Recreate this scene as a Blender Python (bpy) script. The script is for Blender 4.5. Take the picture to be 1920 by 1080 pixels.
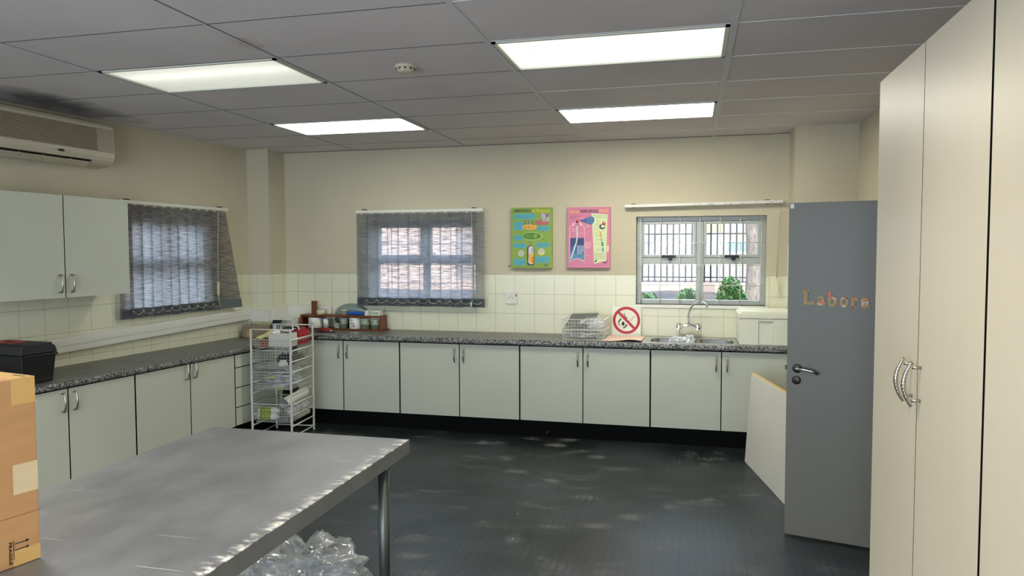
import bpy, bmesh, math, random
from mathutils import Vector, Matrix, noise as mnoise

for o in list(bpy.data.objects):
    bpy.data.objects.remove(o, do_unlink=True)
SC = bpy.context.scene
COL = SC.collection

# ------------------------------------------------------------------ camera
cam_data = bpy.data.cameras.new('camera'); cam = bpy.data.objects.new('camera', cam_data); COL.objects.link(cam)
_r = Vector((0.97051, 0.24103, -0.00231)); _u = Vector((-0.00963, 0.04833, 0.99879)); _f = Vector((-0.24085, 0.96931, -0.04922))
cam.matrix_world = Matrix(((_r.x, _u.x, -_f.x, 0), (_r.y, _u.y, -_f.y, 0), (_r.z, _u.z, -_f.z, 1.70), (0, 0, 0, 1)))
cam_data.sensor_fit = 'HORIZONTAL'; cam_data.sensor_width = 36.0; cam_data.lens = 36.0 * 1358.5 / 1920.0
cam_data.clip_start = 0.05; cam_data.clip_end = 200
SC.camera = cam

# ------------------------------------------------------------------ world, sun, large lights, exposure
SC.view_settings.view_transform = 'Standard'; SC.view_settings.look = 'None'
SC.view_settings.gamma = 1.0; SC.view_settings.use_curve_mapping = False
SC.view_settings.exposure = 0.0
world = bpy.data.worlds.new('sky'); SC.world = world; world.use_nodes = True
wb = world.node_tree.nodes['Background']; wb.inputs[0].default_value = (0.66, 0.80, 1.0, 1); wb.inputs[1].default_value = 4.0

def add_light(name, kind, loc, rot, power, color, size=None, size_y=None, angle=None, spread=None):
    d = bpy.data.lights.new(name, kind); d.energy = power; d.color = color
    if kind == 'AREA':
        d.shape = 'RECTANGLE'; d.size = size; d.size_y = size_y
        if spread: d.spread = spread
    if angle is not None: d.angle = angle
    o = bpy.data.objects.new(name, d); o.location = loc; o.rotation_euler = rot; COL.objects.link(o)
    return o

_sd = Vector((-0.9, 3.1, -1.0))
add_light('sun', 'SUN', (6, -6, 12), _sd.to_track_quat('-Z', 'Y').to_euler(), 7.0, (1.0, 0.95, 0.86), angle=0.01)
# added unseen area lamps lighting the room, sized and spaced like the visible panels
for (lx, ly, lp) in ((-2.82, 2.1, 19.0), (-0.42, 2.1, 15.0), (-2.82, 0.3, 22.0), (-0.42, 0.3, 18.0)):
    add_light('overhead_fill_light', 'AREA', (lx, ly, 2.755), (0, 0, 0), lp * 1.35, (1.0, 0.93, 0.75), 1.14, 0.54, spread=math.radians(125))
# added area lamp inside the unseen rear opening, standing in for daylight
add_light('rear_daylight_fill', 'AREA', (-1.9, -2.40, 1.40), (math.radians(-90), 0, math.radians(180)), 205.0, (0.72, 0.84, 1.0), 4.2, 2.0)

# ------------------------------------------------------------------ mesh helpers
def lin(c):
    return c / 12.92 if c <= 0.04045 else ((c + 0.055) / 1.055) ** 2.4
def hx(h):
    h = h.lstrip('#'); return tuple(lin(int(h[i:i + 2], 16) / 255) for i in (0, 2, 4)) + (1,)

class MB:
    def __init__(s): s.v = []; s.f = []; s.m = []; s.sm = []
    def add(s, vs, fs, m=0, smooth=False):
        b = len(s.v); s.v += [Vector(v) for v in vs]
        for f in fs: s.f.append(tuple(i + b for i in f)); s.m.append(m); s.sm.append(smooth)
        return s
    def hexa(s, p, m=0):
        return s.add(p, [(0, 3, 2, 1), (4, 5, 6, 7), (0, 1, 5, 4), (1, 2, 6, 5), (2, 3, 7, 6), (3, 0, 4, 7)], m)
    def box(s, x0, x1, y0, y1, z0, z1, m=0):
        return s.hexa([(x0, y0, z0), (x1, y0, z0), (x1, y1, z0), (x0, y1, z0), (x0, y0, z1), (x1, y0, z1), (x1, y1, z1), (x0, y1, z1)], m)
    def prism(s, poly, axis, a0, a1, m=0, smooth=False):
        n = len(poly)
        def P(q, a): return {'x': (a, q[0], q[1]), 'y': (q[0], a, q[1]), 'z': (q[0], q[1], a)}[axis]
        vs = [P(q, a0) for q in poly] + [P(q, a1) for q in poly]
        s.add(vs, [tuple(range(n))[::-1], tuple(range(n, 2 * n))], m)
        b = len(s.v) - 2 * n
        for i in range(n):
            j = (i + 1) % n; s.f.append((b + i, b + j, b + n + j, b + n + i)); s.m.append(m); s.sm.append(smooth)
        return s
    def tube(s, pts, r, seg=8, m=0, closed=False, cap=True):
        pts = [Vector(p) for p in pts]; n = len(pts); rings = []
        rad = r if isinstance(r, (list, tuple)) else [r] * n
        up = None
        for i, p in enumerate(pts):
            if closed: t = pts[(i + 1) % n] - pts[i - 1]
            else: t = pts[min(i + 1, n - 1)] - pts[max(i - 1, 0)]
            t.normalize()
            if up is None:
                up = Vector((0, 0, 1)) if abs(t.z) < 0.9 else Vector((1, 0, 0))
            a = up - t * up.dot(t)
            if a.length < 1e-6: a = t.orthogonal()
            a.normalize(); up = a; b = t.cross(a)
            off = math.pi / seg
            rings.append([p + (a * math.cos(off + 2 * math.pi * k / seg) + b * math.sin(off + 2 * math.pi * k / seg)) * rad[i] for k in range(seg)])
        vs = [v for q in rings for v in q]; fs = []
        for i in range(n if closed else n - 1):
            j = (i + 1) % n
            for k in range(seg):
                l = (k + 1) % seg; fs.append((i * seg + k, i * seg + l, j * seg + l, j * seg + k))
        if cap and not closed:
            fs.append(tuple(range(seg))[::-1]); fs.append(tuple((n - 1) * seg + k for k in range(seg)))
        return s.add(vs, fs, m, seg > 4)
    def lathe(s, prof, c=(0, 0, 0), seg=24, m=0, axis='z', smooth=True, sx=1, sy=1):
        vs = []; fs = []; n = len(prof)
        for (r, z) in prof:
            for k in range(seg):
                a = 2 * math.pi * k / seg; x, y = r * math.cos(a) * sx, r * math.sin(a) * sy
                p = {'z': (x, y, z), 'x': (z, x, y), 'y': (x, z, y)}[axis]
                vs.append((p[0] + c[0], p[1] + c[1], p[2] + c[2]))
        for i in range(n - 1):
            for k in range(seg):
                l = (k + 1) % seg; fs.append((i * seg + k, i * seg + l, (i + 1) * seg + l, (i + 1) * seg + k))
        if prof[0][0] > 1e-6: fs.append(tuple(range(seg))[::-1])
        if prof[-1][0] > 1e-6: fs.append(tuple((n - 1) * seg + k for k in range(seg)))
        return s.add(vs, fs, m, smooth)
    def grid(s, fn, nu, nv, m=0, smooth=True):
        vs = [fn(i / nu, j / nv) for j in range(nv + 1) for i in range(nu + 1)]
        fs = [(j * (nu + 1) + i, j * (nu + 1) + i + 1, (j + 1) * (nu + 1) + i + 1, (j + 1) * (nu + 1) + i) for j in range(nv) for i in range(nu)]
        return s.add(vs, fs, m, smooth)
    def blob(s, c, r, seed=0, amp=0.25, freq=3.0, nu=22, nv=14, m=0, smooth=False, flat=True):
        c = Vector(c); off = Vector((seed * 7.3, seed * 3.1, seed * 5.7)); vs = []
        for j in range(nv + 1):
            t = math.pi * j / nv
            for i in range(nu):
                p = 2 * math.pi * i / nu
                d = Vector((math.sin(t) * math.cos(p), math.sin(t) * math.sin(p), math.cos(t)))
                k = 1 + amp * (0.5 - abs(mnoise.noise(d * freq + off)) * 2) + amp * 0.5 * mnoise.noise(d * freq * 2.7 + off)
                q = Vector((d.x * r[0] * k, d.y * r[1] * k, d.z * r[2] * k))
                if flat and q.z < -r[2] * 0.75: q.z = -r[2] * 0.75
                vs.append(c + q)
        fs = [(j * nu + i, j * nu + (i + 1) % nu, (j + 1) * nu + (i + 1) % nu, (j + 1) * nu + i) for j in range(nv) for i in range(nu)]
        return s.add(vs, fs, m, smooth)
    def xf(s, M, start=0):
        for i in range(start, len(s.v)): s.v[i] = M @ s.v[i]
        return s
    def text(s, body, x0, x1, z0, z1, place, depth=0.0006, m=0, shear=0.0, bold=0.0, keep=False):
        cu = bpy.data.curves.new('t', 'FONT'); cu.body = body; cu.size = 1.0; cu.shear = shear; cu.offset = bold
        cu.resolution_u = 3; cu.fill_mode = 'BOTH'; cu.extrude = 0.5
        ob = bpy.data.objects.new('t', cu); COL.objects.link(ob)
        dg = bpy.context.evaluated_depsgraph_get(); dg.update()
        me = bpy.data.meshes.new_from_object(ob.evaluated_get(dg))
        xs = [v.co.x for v in me.vertices]; ys = [v.co.y for v in me.vertices]
        ax, bx, ay, by = min(xs), max(xs), min(ys), max(ys)
        vs = []
        for v in me.vertices:
            u = (v.co.x - ax) / (bx - ax); w = (v.co.y - ay) / (by - ay)
            vs.append(place(x0 + u * (x1 - x0), z0 + w * (z1 - z0), (v.co.z + 0.5) * depth))
        s.add(vs, [tuple(p.vertices) for p in me.polygons], m)
        bpy.data.objects.remove(ob, do_unlink=True); bpy.data.meshes.remove(me); bpy.data.curves.remove(cu)
        return s

SKEW = math.radians(4.5)                       # the left wall is not quite square to the back wall
LM = Matrix.Translation((-4.5, 6.69, 0)) @ Matrix.Rotation(-SKEW, 4, 'Z')
INFO = {}

def build(name, mb, mats, parent=None, off=(0, 0, 0), bevel=0, seg=2):
    me = bpy.data.meshes.new(name); o3 = Vector(off)
    me.from_pydata([tuple(v - o3) for v in mb.v], [], mb.f)
    if not isinstance(mats, (list, tuple)): mats = [mats]
    for q in mats: me.materials.append(q)
    for p, mi, sm in zip(me.polygons, mb.m, mb.sm): p.material_index = mi; p.use_smooth = sm
    bm = bmesh.new(); bm.from_mesh(me); bmesh.ops.recalc_face_normals(bm, faces=bm.faces); bm.to_mesh(me); bm.free()
    o = bpy.data.objects.new(name, me); COL.objects.link(o)
    if parent is not None: o.parent = parent
    if bevel:
        b = o.modifiers.new('bevel', 'BEVEL'); b.width = bevel; b.segments = seg; b.limit_method = 'ANGLE'; b.angle_limit = math.radians(40)
    return o
def tag(o, label, cat, group=None, kind=None):
    if label: o['label'] = label
    if cat: o['category'] = cat
    if group: o['group'] = group
    if kind: o['kind'] = kind
    return o
def frame_matrix(frame):
    return LM if frame == 'L' else (frame if frame is not None else Matrix.Identity(4))
def thing(name, label, cat, loc, group=None, frame=None, kind=None):
    o = bpy.data.objects.new(name, None); o.empty_display_size = 0.1; COL.objects.link(o)
    o.matrix_world = frame_matrix(frame) @ Matrix.Translation(loc)
    INFO[o.name] = Vector(loc); return tag(o, label, cat, group, kind)
def panel(mb, x0, x1, y0, y1, z0, z1, axis):
    """door panel: laminate faces (0) across one axis, black edging (1) on the others"""
    mb.box(x0, x1, y0, y1, z0, z1); e = {'x': (3, 5), 'y': (2, 4)}[axis]
    for k in range(6): mb.m[-6 + k] = 0 if k in e else 1
    return mb
def part(root, name, mb, mats, bevel=0, seg=2, label=None):
    """mesh coordinates are those of the thing's frame; they are stored relative to the thing's base"""
    o = build(name, mb, mats, root, INFO[root.name], bevel, seg); INFO[o.name] = INFO[root.name]
    if label: o['label'] = label
    return o
def solo(name, label, cat, mb, mats, loc, group=None, frame=None, bevel=0, seg=2):
    o = build(name, mb, mats, None, loc, bevel, seg); o.matrix_world = frame_matrix(frame) @ Matrix.Translation(loc)
    INFO[o.name] = Vector(loc); return tag(o, label, cat, group)
def struct(name, mb, mats, frame=None, bevel=0):
    o = build(name, mb, mats, None, (0, 0, 0), bevel); o.matrix_world = frame_matrix(frame); o['kind'] = 'structure'
    INFO[o.name] = Vector((0, 0, 0)); return o

# ------------------------------------------------------------------ material helpers
class NT:
    def __init__(s, name):
        s.mat = bpy.data.materials.new(name); s.mat.use_nodes = True; s.t = s.mat.node_tree; s.t.nodes.clear()
        s.out = s.t.nodes.new('ShaderNodeOutputMaterial')
    def n(s, kind, ins=None, **props):
        d = s.t.nodes.new('ShaderNode' + kind)
        for k, v in props.items(): setattr(d, k, v)
        for k, v in (ins or {}).items():
            if isinstance(v, bpy.types.NodeSocket): s.t.links.new(v, d.inputs[k])
            else: d.inputs[k].default_value = v
        return d
    def obj(s): return s.n('TexCoord').outputs['Object']
    def math(s, op, a, b=0.0, c=None, clamp=False):
        ins = {0: a, 1: b}
        if c is not None: ins[2] = c
        return s.n('Math', ins, operation=op, use_clamp=clamp).outputs[0]
    def mixc(s, f, a, b, blend='MIX'):
        d = s.n('Mix', None, data_type='RGBA', blend_type=blend)
        for k, v in ((0, f), (6, a), (7, b)):
            if isinstance(v, bpy.types.NodeSocket): s.t.links.new(v, d.inputs[k])
            else: d.inputs[k].default_value = v
        return d.outputs[2]
    def noise(s, vec, scale, detail=3, rough=0.5):
        return s.n('TexNoise', {'Vector': vec, 'Scale': scale, 'Detail': detail, 'Roughness': rough}).outputs[0]
    def map(s, vec, scale=(1, 1, 1), loc=(0, 0, 0), rot=(0, 0, 0)):
        return s.n('Mapping', {'Vector': vec, 'Scale': scale, 'Location': loc, 'Rotation': rot}).outputs[0]
    def ramp(s, f, a, b):
        return s.n('MapRange', {0: f, 1: a, 2: b, 3: 0.0, 4: 1.0}, clamp=True).outputs[0]
    def bump(s, h, strength=0.3, dist=0.01):
        return s.n('Bump', {'Height': h, 'Strength': strength, 'Distance': dist}).outputs[0]
    def bsdf(s, **k):
        return s.n('BsdfPrincipled', {a.replace('_', ' '): b for a, b in k.items()})
    def done(s, sh):
        s.t.links.new(sh.outputs[0] if hasattr(sh, 'outputs') else sh, s.out.inputs[0]); return s.mat

def mat(name, col, rough=0.5, metal=0.0, vary=0.0, vscale=8.0, bump=0.0, bscale=60.0, stretch=(1, 1, 1), spec=0.5, col2=None):
    t = NT(name); c = hx(col) if isinstance(col, str) else tuple(col) + (1,)
    ins = dict(Roughness=rough, Metallic=metal); ins['Specular_IOR_Level'] = spec
    v = t.map(t.obj(), stretch)
    if vary:
        d = (hx(col2) if col2 else tuple(x * (1 - vary) for x in c[:3]) + (1,))
        ins['Base_Color'] = t.mixc(t.ramp(t.noise(v, vscale, 4), 0.3, 0.7), c, d)
    else: ins['Base_Color'] = c
    if bump: ins['Normal'] = t.bump(t.noise(v, bscale, 3), bump, 0.004)
    return t.done(t.bsdf(**ins))

def mat_wall(name, plain, tile, grout):
    t = NT(name); o = t.obj(); sp = t.n('SeparateXYZ', {0: o})
    u = t.math('ADD', sp.outputs[0], sp.outputs[1]); z = sp.outputs[2]
    vec = t.n('CombineXYZ', {0: t.math('ADD', u, 0.11), 1: t.math('SUBTRACT', z, 0.115)}).outputs[0]
    b = t.n('TexBrick', {'Vector': vec, 'Color1': hx(tile), 'Color2': hx(tile), 'Mortar': hx(grout), 'Scale': 1.0, 'Mortar Size': 0.0022, 'Mortar Smooth': 0.2, 'Brick Width': 0.2, 'Row Height': 0.195}, offset=0.0, squash=1.0)
    mask = t.math('LESS_THAN', z, 1.48)
    pl = t.mixc(t.ramp(t.noise(o, 1.7, 5), 0.35, 0.75), hx(plain), tuple(x * 0.93 for x in hx(plain)[:3]) + (1,))
    col = t.mixc(mask, pl, b.outputs[0])
    edge = t.math('MULTIPLY', t.math('GREATER_THAN', z, 1.476), mask)
    col = t.mixc(edge, col, hx(grout))
    rough = t.math('SUBTRACT', 0.75, t.math('MULTIPLY', mask, 0.5))
    h = t.math('ADD', t.math('MULTIPLY', t.math('MULTIPLY', b.outputs[1], mask), -1.0), t.math('MULTIPLY', t.noise(o, 90, 2), 0.06))
    return t.done(t.bsdf(Base_Color=col, Roughness=rough, Normal=t.bump(h, 0.5, 0.003)))

def mat_fabric(name, dark, light, transp=0.2, transl=0.5, tcol=(0.88, 0.91, 1.0, 1)):
    t = NT(name); o = t.obj()
    n1 = t.noise(t.map(o, (9, 9, 130)), 1.0, 3, 0.6); n2 = t.noise(t.map(o, (30, 30, 330), (3, 3, 3)), 1.0, 2, 0.6)
    k = t.ramp(t.math('ADD', t.math('MULTIPLY', n1, 0.7), t.math('MULTIPLY', n2, 0.3)), 0.36, 0.64)
    c = t.mixc(k, hx(dark), hx(light))
    df = t.n('BsdfDiffuse', {0: c, 1: 0.6}); tl = t.n('BsdfTranslucent', {0: t.mixc(k, (0.30, 0.32, 0.38, 1), tcol)})
    tr = t.n('BsdfTransparent', {0: (1, 1, 1, 1)})
    a = t.n('MixShader', {0: transl, 1: df.outputs[0], 2: tl.outputs[0]})
    fac = t.math('MULTIPLY', k, transp * 2)
    return t.done(t.n('MixShader', {0: fac, 1: a.outputs[0], 2: tr.outputs[0]}))

def mat_glass(name, tint=(0.97, 0.985, 0.98, 1), rough=0.0):
    t = NT(name); f = t.n('Fresnel', {0: 1.16}).outputs[0]
    a = t.n('BsdfTransparent', {0: tint}); g = t.n('BsdfGlossy', {0: (1, 1, 1, 1), 1: rough})
    return t.done(t.n('MixShader', {0: f, 1: a.outputs[0], 2: g.outputs[0]}))

def mat_film(name, white=0.35, col=(0.9, 0.92, 0.95, 1), rough=0.12):
    """thin crumpled plastic film: mostly clear, with milky creases and a sheen"""
    t = NT(name); o = t.obj()
    a = t.n('BsdfTransparent', {0: (0.95, 0.96, 0.97, 1)}); d = t.n('BsdfTranslucent', {0: col}); e = t.n('BsdfDiffuse', {0: col})
    m1 = t.n('MixShader', {0: 0.5, 1: d.outputs[0], 2: e.outputs[0]})
    k = t.math('MULTIPLY', t.ramp(t.noise(o, 14, 4), 0.3, 0.75), white * 2, clamp=True)
    m2 = t.n('MixShader', {0: k, 1: a.outputs[0], 2: m1.outputs[0]})
    g = t.n('BsdfGlossy', {0: (1, 1, 1, 1), 1: rough})
    lw = t.n('LayerWeight', {0: 0.35}).outputs[1]
    return t.done(t.n('MixShader', {0: t.math('MULTIPLY', lw, 0.5), 1: m2.outputs[0], 2: g.outputs[0]}))

def mat_floor():
    t = NT('black_studded_rubber'); o = t.obj()
    b = t.n('TexBrick', {'Vector': t.map(o, (1, 1, 1)), 'Color1': (1, 1, 1, 1), 'Color2': (1, 1, 1, 1), 'Mortar': (0, 0, 0, 1), 'Scale': 1.0, 'Mortar Size': 0.0095, 'Mortar Smooth': 0.5, 'Brick Width': 0.046, 'Row Height': 0.03}, offset=0.0, squash=1.0)
    stud = t.math('SUBTRACT', 1.0, b.outputs[1])
    jo = t.n('TexBrick', {'Vector': t.map(o, (1, 1, 1), (0.2, 0.1, 0)), 'Scale': 1.0, 'Mortar Size': 0.0025, 'Mortar Smooth': 0.0, 'Brick Width': 0.5, 'Row Height': 60.0}, offset=0.0, squash=1.0).outputs[1]
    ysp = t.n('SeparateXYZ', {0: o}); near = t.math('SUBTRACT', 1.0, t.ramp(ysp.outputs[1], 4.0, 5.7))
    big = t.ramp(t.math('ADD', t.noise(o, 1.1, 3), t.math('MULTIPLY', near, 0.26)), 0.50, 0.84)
    smear = t.ramp(t.noise(t.map(o, (1.0, 2.2, 1), (4, 2, 0), (0, 0, 0.4)), 2.6, 5, 0.6), 0.575, 0.68)
    foot = t.ramp(t.n('TexVoronoi', {'Vector': t.n('VectorMath', {0: t.map(o, (2.6, 4.2, 1), (1.3, 0.7, 0), (0, 0, 0.5)), 1: t.n('VectorMath', {0: t.n('TexNoise', {'Vector': o, 'Scale': 7.0}).outputs['Color'], 1: (0.4, 0.4, 0.4)}, operation='MULTIPLY').outputs[0]}, operation='ADD').outputs[0], 'Scale': 1.0, 'Randomness': 1.0}).outputs['Distance'], 0.30, 0.14)
    foot = t.math('MULTIPLY', foot, t.ramp(t.noise(o, 1.6, 2), 0.46, 0.54))
    scuff = t.math('MAXIMUM', t.math('MULTIPLY', smear, t.math('ADD', 0.25, t.math('MULTIPLY', stud, 0.75))), t.math('MULTIPLY', foot, t.math('ADD', 0.3, t.math('MULTIPLY', t.noise(o, 40, 3), 0.9))))
    vor = t.n('TexVoronoi', {'Vector': o, 'Scale': 5.0, 'Randomness': 1.0}).outputs['Distance']
    speck = t.math('LESS_THAN', vor, 0.026)
    c = t.mixc(big, (0.008, 0.012, 0.012, 1), (0.035, 0.044, 0.057, 1))
    c = t.mixc(t.math('MULTIPLY', t.math('MULTIPLY', stud, big), 0.25), c, (0.11, 0.115, 0.125, 1))
    c = t.mixc(t.math('MULTIPLY', scuff, 0.45), c, (0.24, 0.24, 0.235, 1))
    c = t.mixc(t.math('MULTIPLY', jo, 0.7), c, (0.008, 0.008, 0.008, 1))
    c = t.mixc(speck, c, (0.6, 0.6, 0.56, 1))
    r = t.math('ADD', 0.33, t.math('MULTIPLY', scuff, 0.35))
    h = t.math('SUBTRACT', stud, t.math('MULTIPLY', jo, 2.0))
    return t.done(t.bsdf(Base_Color=c, Roughness=r, Normal=t.bump(h, 0.22, 0.002), Specular_IOR_Level=0.35))

def mat_ceiling():
    t = NT('ceiling_tile_white'); o = t.obj(); sp = t.n('SeparateXYZ', {0: o})
    c = t.mixc(t.ramp(t.noise(o, 1.1, 3), 0.35, 0.7), (0.69, 0.635, 0.64, 1), (0.62, 0.57, 0.58, 1))
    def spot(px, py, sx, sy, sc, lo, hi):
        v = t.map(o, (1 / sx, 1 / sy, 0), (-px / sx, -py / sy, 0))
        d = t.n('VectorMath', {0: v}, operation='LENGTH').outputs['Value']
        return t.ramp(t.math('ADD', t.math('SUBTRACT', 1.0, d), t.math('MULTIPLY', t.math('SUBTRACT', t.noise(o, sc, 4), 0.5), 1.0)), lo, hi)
    c = t.mixc(t.math('MULTIPLY', spot(-2.21, 3.33, 0.10, 0.22, 22, 0.25, 0.9), 0.55), c, (0.36, 0.27, 0.15, 1))
    c = t.mixc(t.math('MULTIPLY', spot(-4.42, 4.25, 0.30, 0.95, 5, 0.05, 0.75), 0.85), c, (0.055, 0.05, 0.05, 1))  # blown dirt and the shadow above the air conditioner, both painted into the colour
    return t.done(t.bsdf(Base_Color=c, Roughness=0.85, Normal=t.bump(t.noise(o, 160, 2), 0.12, 0.002)))

def mat_worktop():
    t = NT('speckled_granite_laminate'); o = t.obj()
    v = t.n('TexVoronoi', {'Vector': o, 'Scale': 125.0}).outputs['Color']
    g = t.n('SeparateColor', {0: v}).outputs[0]
    k = t.math('ADD', t.math('MULTIPLY', g, 0.75), t.math('MULTIPLY', t.noise(o, 120, 2), 0.35))
    c = t.mixc(t.ramp(k, 0.38, 0.78), (0.012, 0.013, 0.013, 1), (0.36, 0.36, 0.34, 1))
    top = t.n('SeparateXYZ', {0: t.n('TexCoord').outputs['Normal']}).outputs[2]
    worn = t.mixc(t.ramp(t.noise(t.map(o, (1, 1, 1)), 3.5, 5), 0.35, 0.8), (0.082, 0.082, 0.078, 1), (0.17, 0.17, 0.16, 1))
    c = t.mixc(t.math('MULTIPLY', t.ramp(top, 0.85, 0.99), 0.72), c, worn)
    return t.done(t.bsdf(Base_Color=c, Roughness=0.38))

def mat_steel_top():
    t = NT('worn_steel_sheet'); o = t.obj(); sp = t.n('SeparateXYZ', {0: o})
    n1 = t.noise(t.map(o, (2.5, 1.2, 1)), 3.0, 5, 0.6); n2 = t.noise(t.map(o, (80, 3, 1), (1, 2, 0)), 1.0, 3)
    c = t.mixc(t.ramp(n1, 0.3, 0.75), (0.215, 0.225, 0.255, 1), (0.30, 0.31, 0.345, 1))
    edge = t.ramp(t.math('ADD', sp.outputs[0], t.math('MULTIPLY', t.noise(o, 16, 4), 0.10)), 0.475, 0.53)
    wear = t.math('MULTIPLY', edge, t.ramp(t.noise(t.map(o, (20, 34, 1)), 1.0, 4, 0.65), 0.47, 0.62))
    scr = t.math('MULTIPLY', t.ramp(t.noise(t.map(o, (3, 90, 1), (5, 1, 0), (0, 0, 0.35)), 1.0, 2), 0.70, 0.76), 0.35)
    w = t.math('MAXIMUM', wear, scr)
    c = t.mixc(w, c, (0.78, 0.77, 0.74, 1))
    r = t.math('ADD', t.math('ADD', 0.36, t.math('MULTIPLY', n1, 0.12)), t.math('MULTIPLY', w, 0.2))
    return t.done(t.bsdf(Base_Color=c, Metallic=t.math('SUBTRACT', 0.72, t.math('MULTIPLY', w, 0.5)), Roughness=r, Normal=t.bump(t.noise(o, 4, 3), 0.05, 0.01)))

def mat_diffuser(name, strength, col, body=0.5):
    """prismatic acrylic: it carries the fitting's own light and lets the tubes behind shine through softly"""
    t = NT(name); o = t.obj()
    e = t.n('Emission', {0: col, 1: strength}); tl = t.n('BsdfTranslucent', {0: (0.95, 0.95, 0.93, 1)})
    a = t.n('AddShader', {0: e.outputs[0], 1: tl.outputs[0]})
    return t.done(a)

M_wall = mat_wall('cream_wall_with_tile_dado', '#c4bca4', '#dad9c0', '#b2b09a')
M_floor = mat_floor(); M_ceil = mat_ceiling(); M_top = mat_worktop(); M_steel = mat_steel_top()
M_dark = mat('black_gap', '#030304', 0.7, spec=0.15)
M_cab = mat('grey_laminate', '#c6c9b9', 0.42, vary=0.04, vscale=2.0)
M_cup = mat('pale_grey_laminate', '#e2d7c0', 0.40, vary=0.03, vscale=1.0, stretch=(4, 4, 0.6))
M_black = mat('black_plastic', '#0c0e10', 0.42, bump=0.1, bscale=300)
M_lid = mat('charcoal_plastic', '#1b1c20', 0.55, bump=0.15, bscale=300)
M_red = mat('red_plastic', '#b01a14', 0.4)
M_nickel = mat('brushed_nickel', '#b3aea4', 0.28, 1.0)
M_chrome = mat('chrome', '#d6d8da', 0.08, 1.0)
M_stain = mat('stainless', '#b9bab6', 0.24, 1.0, vary=0.1, vscale=20)
M_galv = mat('galvanised_tube', '#6d716f', 0.38, 0.85, vary=0.25, vscale=6)
M_edge = mat('folded_steel_edge', '#7b7d80', 0.45, 0.35, vary=0.2, vscale=9)
M_white = mat('white_paint', '#e4e3da', 0.4)
M_wire = mat('white_coated_wire', '#d8d8ce', 0.35)
M_pvc = mat('white_pvc', '#dad9d0', 0.38)
M_acb = mat('aged_ivory_plastic', '#c9bfa8', 0.45, vary=0.08, vscale=5)
M_acd = mat('dusty_grille', '#b8a98b', 0.7, vary=0.2, vscale=4)
M_slot = mat('dark_slot', '#1d1912', 0.8)
M_alu = mat('window_aluminium', '#aeb1aa', 0.42, 0.35, vary=0.08, vscale=10)
M_glass = mat_glass('window_glass')
M_fab = mat_fabric('grey_slub_blind', '#34373e', '#a5a7ae', 0.26, 0.74)
M_fab2 = mat_fabric('grey_slub_blind_dense', '#3c3f45', '#b5b6ba', 0.02, 0.78, (0.92, 0.86, 0.80, 1))
M_weight = mat('blind_weight_pocket', '#646c69', 0.8, vary=0.3, vscale=120, stretch=(1, 1, 8))
M_wood = mat('varnished_wood', '#7d3f12', 0.35, vary=0.45, vscale=4, stretch=(2, 14, 14))
M_chip = mat('chipboard_edge', '#dcb878', 0.85, vary=0.4, vscale=70, bump=0.6, bscale=150)
M_lam = mat('white_laminate_board', '#d6d4ca', 0.5, vary=0.06, vscale=3)
M_card = mat('brown_cardboard', '#b2875b', 0.8, vary=0.12, vscale=6, stretch=(1, 1, 5), bump=0.1, bscale=40)
M_tape = mat('buff_tape', '#c6a063', 0.35, vary=0.1, vscale=12)
M_paper = mat('paper_label', '#c9b595', 0.7, vary=0.08, vscale=20)
M_ink = mat('black_ink', '#1c1716', 0.6)
M_door = mat('grey_green_door_paint', '#706e63', 0.42, vary=0.05, vscale=3)
M_foam = mat('white_polystyrene', '#e3e4d2', 0.65, vary=0.03, vscale=60, bump=0.12, bscale=220)
M_cream = mat('cream_card', '#dcd5b4', 0.6)
M_paperw = mat('white_paper', '#e6e6e0', 0.6)
M_film = mat_film('clear_film', 0.22); M_film2 = mat_film('milky_film', 0.75)
M_tnet = mat('rust_card', '#a8552a', 0.7, vary=0.5, vscale=60)
# ------------------------------------------------------------------ room shell
H = 2.768; WT = 0.22
def holed(mb, us, ue, zs, ze, holes, put):
    """wall of cells round rectangular openings"""
    U = sorted({us, ue} | {h[0] for h in holes} | {h[1] for h in holes}); Z = sorted({zs, ze} | {h[2] for h in holes} | {h[3] for h in holes})
    for a, b in zip(U, U[1:]):
        for c, d in zip(Z, Z[1:]):
            if any(h[0] <= a and b <= h[1] and h[2] <= c and d <= h[3] for h in holes): continue
            put(a, b, c, d)
W_MID = (-3.26, -2.10, 1.20, 2.03); W_RIGHT = (-0.52, 0.66, 1.20, 2.035); W_LEFT = (-1.58, -0.66, 1.20, 2.03)
mb = MB(); holed(mb, -4.72, 1.57, 0, H + 0.1, [W_MID, W_RIGHT], lambda a, b, c, d: mb.box(a, b, 7.0, 7.0 + WT, c, d)); struct('wall_back', mb, M_wall)
mb = MB(); holed(mb, -9.3, 0.32, 0, H + 0.1, [W_LEFT], lambda a, b, c, d: mb.box(-WT, 0, a, b, c, d)); struct('wall_left', mb, M_wall, 'L')
mb = MB(); holed(mb, -2.7, 7.0, 0, H + 0.1, [(3.52, 4.37, 0.0, 2.02)], lambda a, b, c, d: mb.box(1.35, 1.57, a, b, c, d)); struct('wall_right', mb, M_wall)
mb = MB(); holed(mb, -5.6, 1.57, 0, H + 0.1, [(-4.2, 0.3, 1.0, 2.5)], lambda a, b, c, d: mb.box(a, b, -2.7, -2.5, c, d)); struct('wall_rear', mb, M_wall)
mb = MB(); mb.box(-4.62, -4.25, 6.69, 7.0, 0, H); struct('wall_column_left', mb, M_wall)
mb = MB(); mb.box(0.845, 1.35, 6.64, 7.0, 0, H); struct('wall_column_right', mb, M_wall)
mb = MB(); mb.box(-5.8, 1.57, -2.7, 7.22, -0.12, 0); struct('floor', mb, M_floor)
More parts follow.
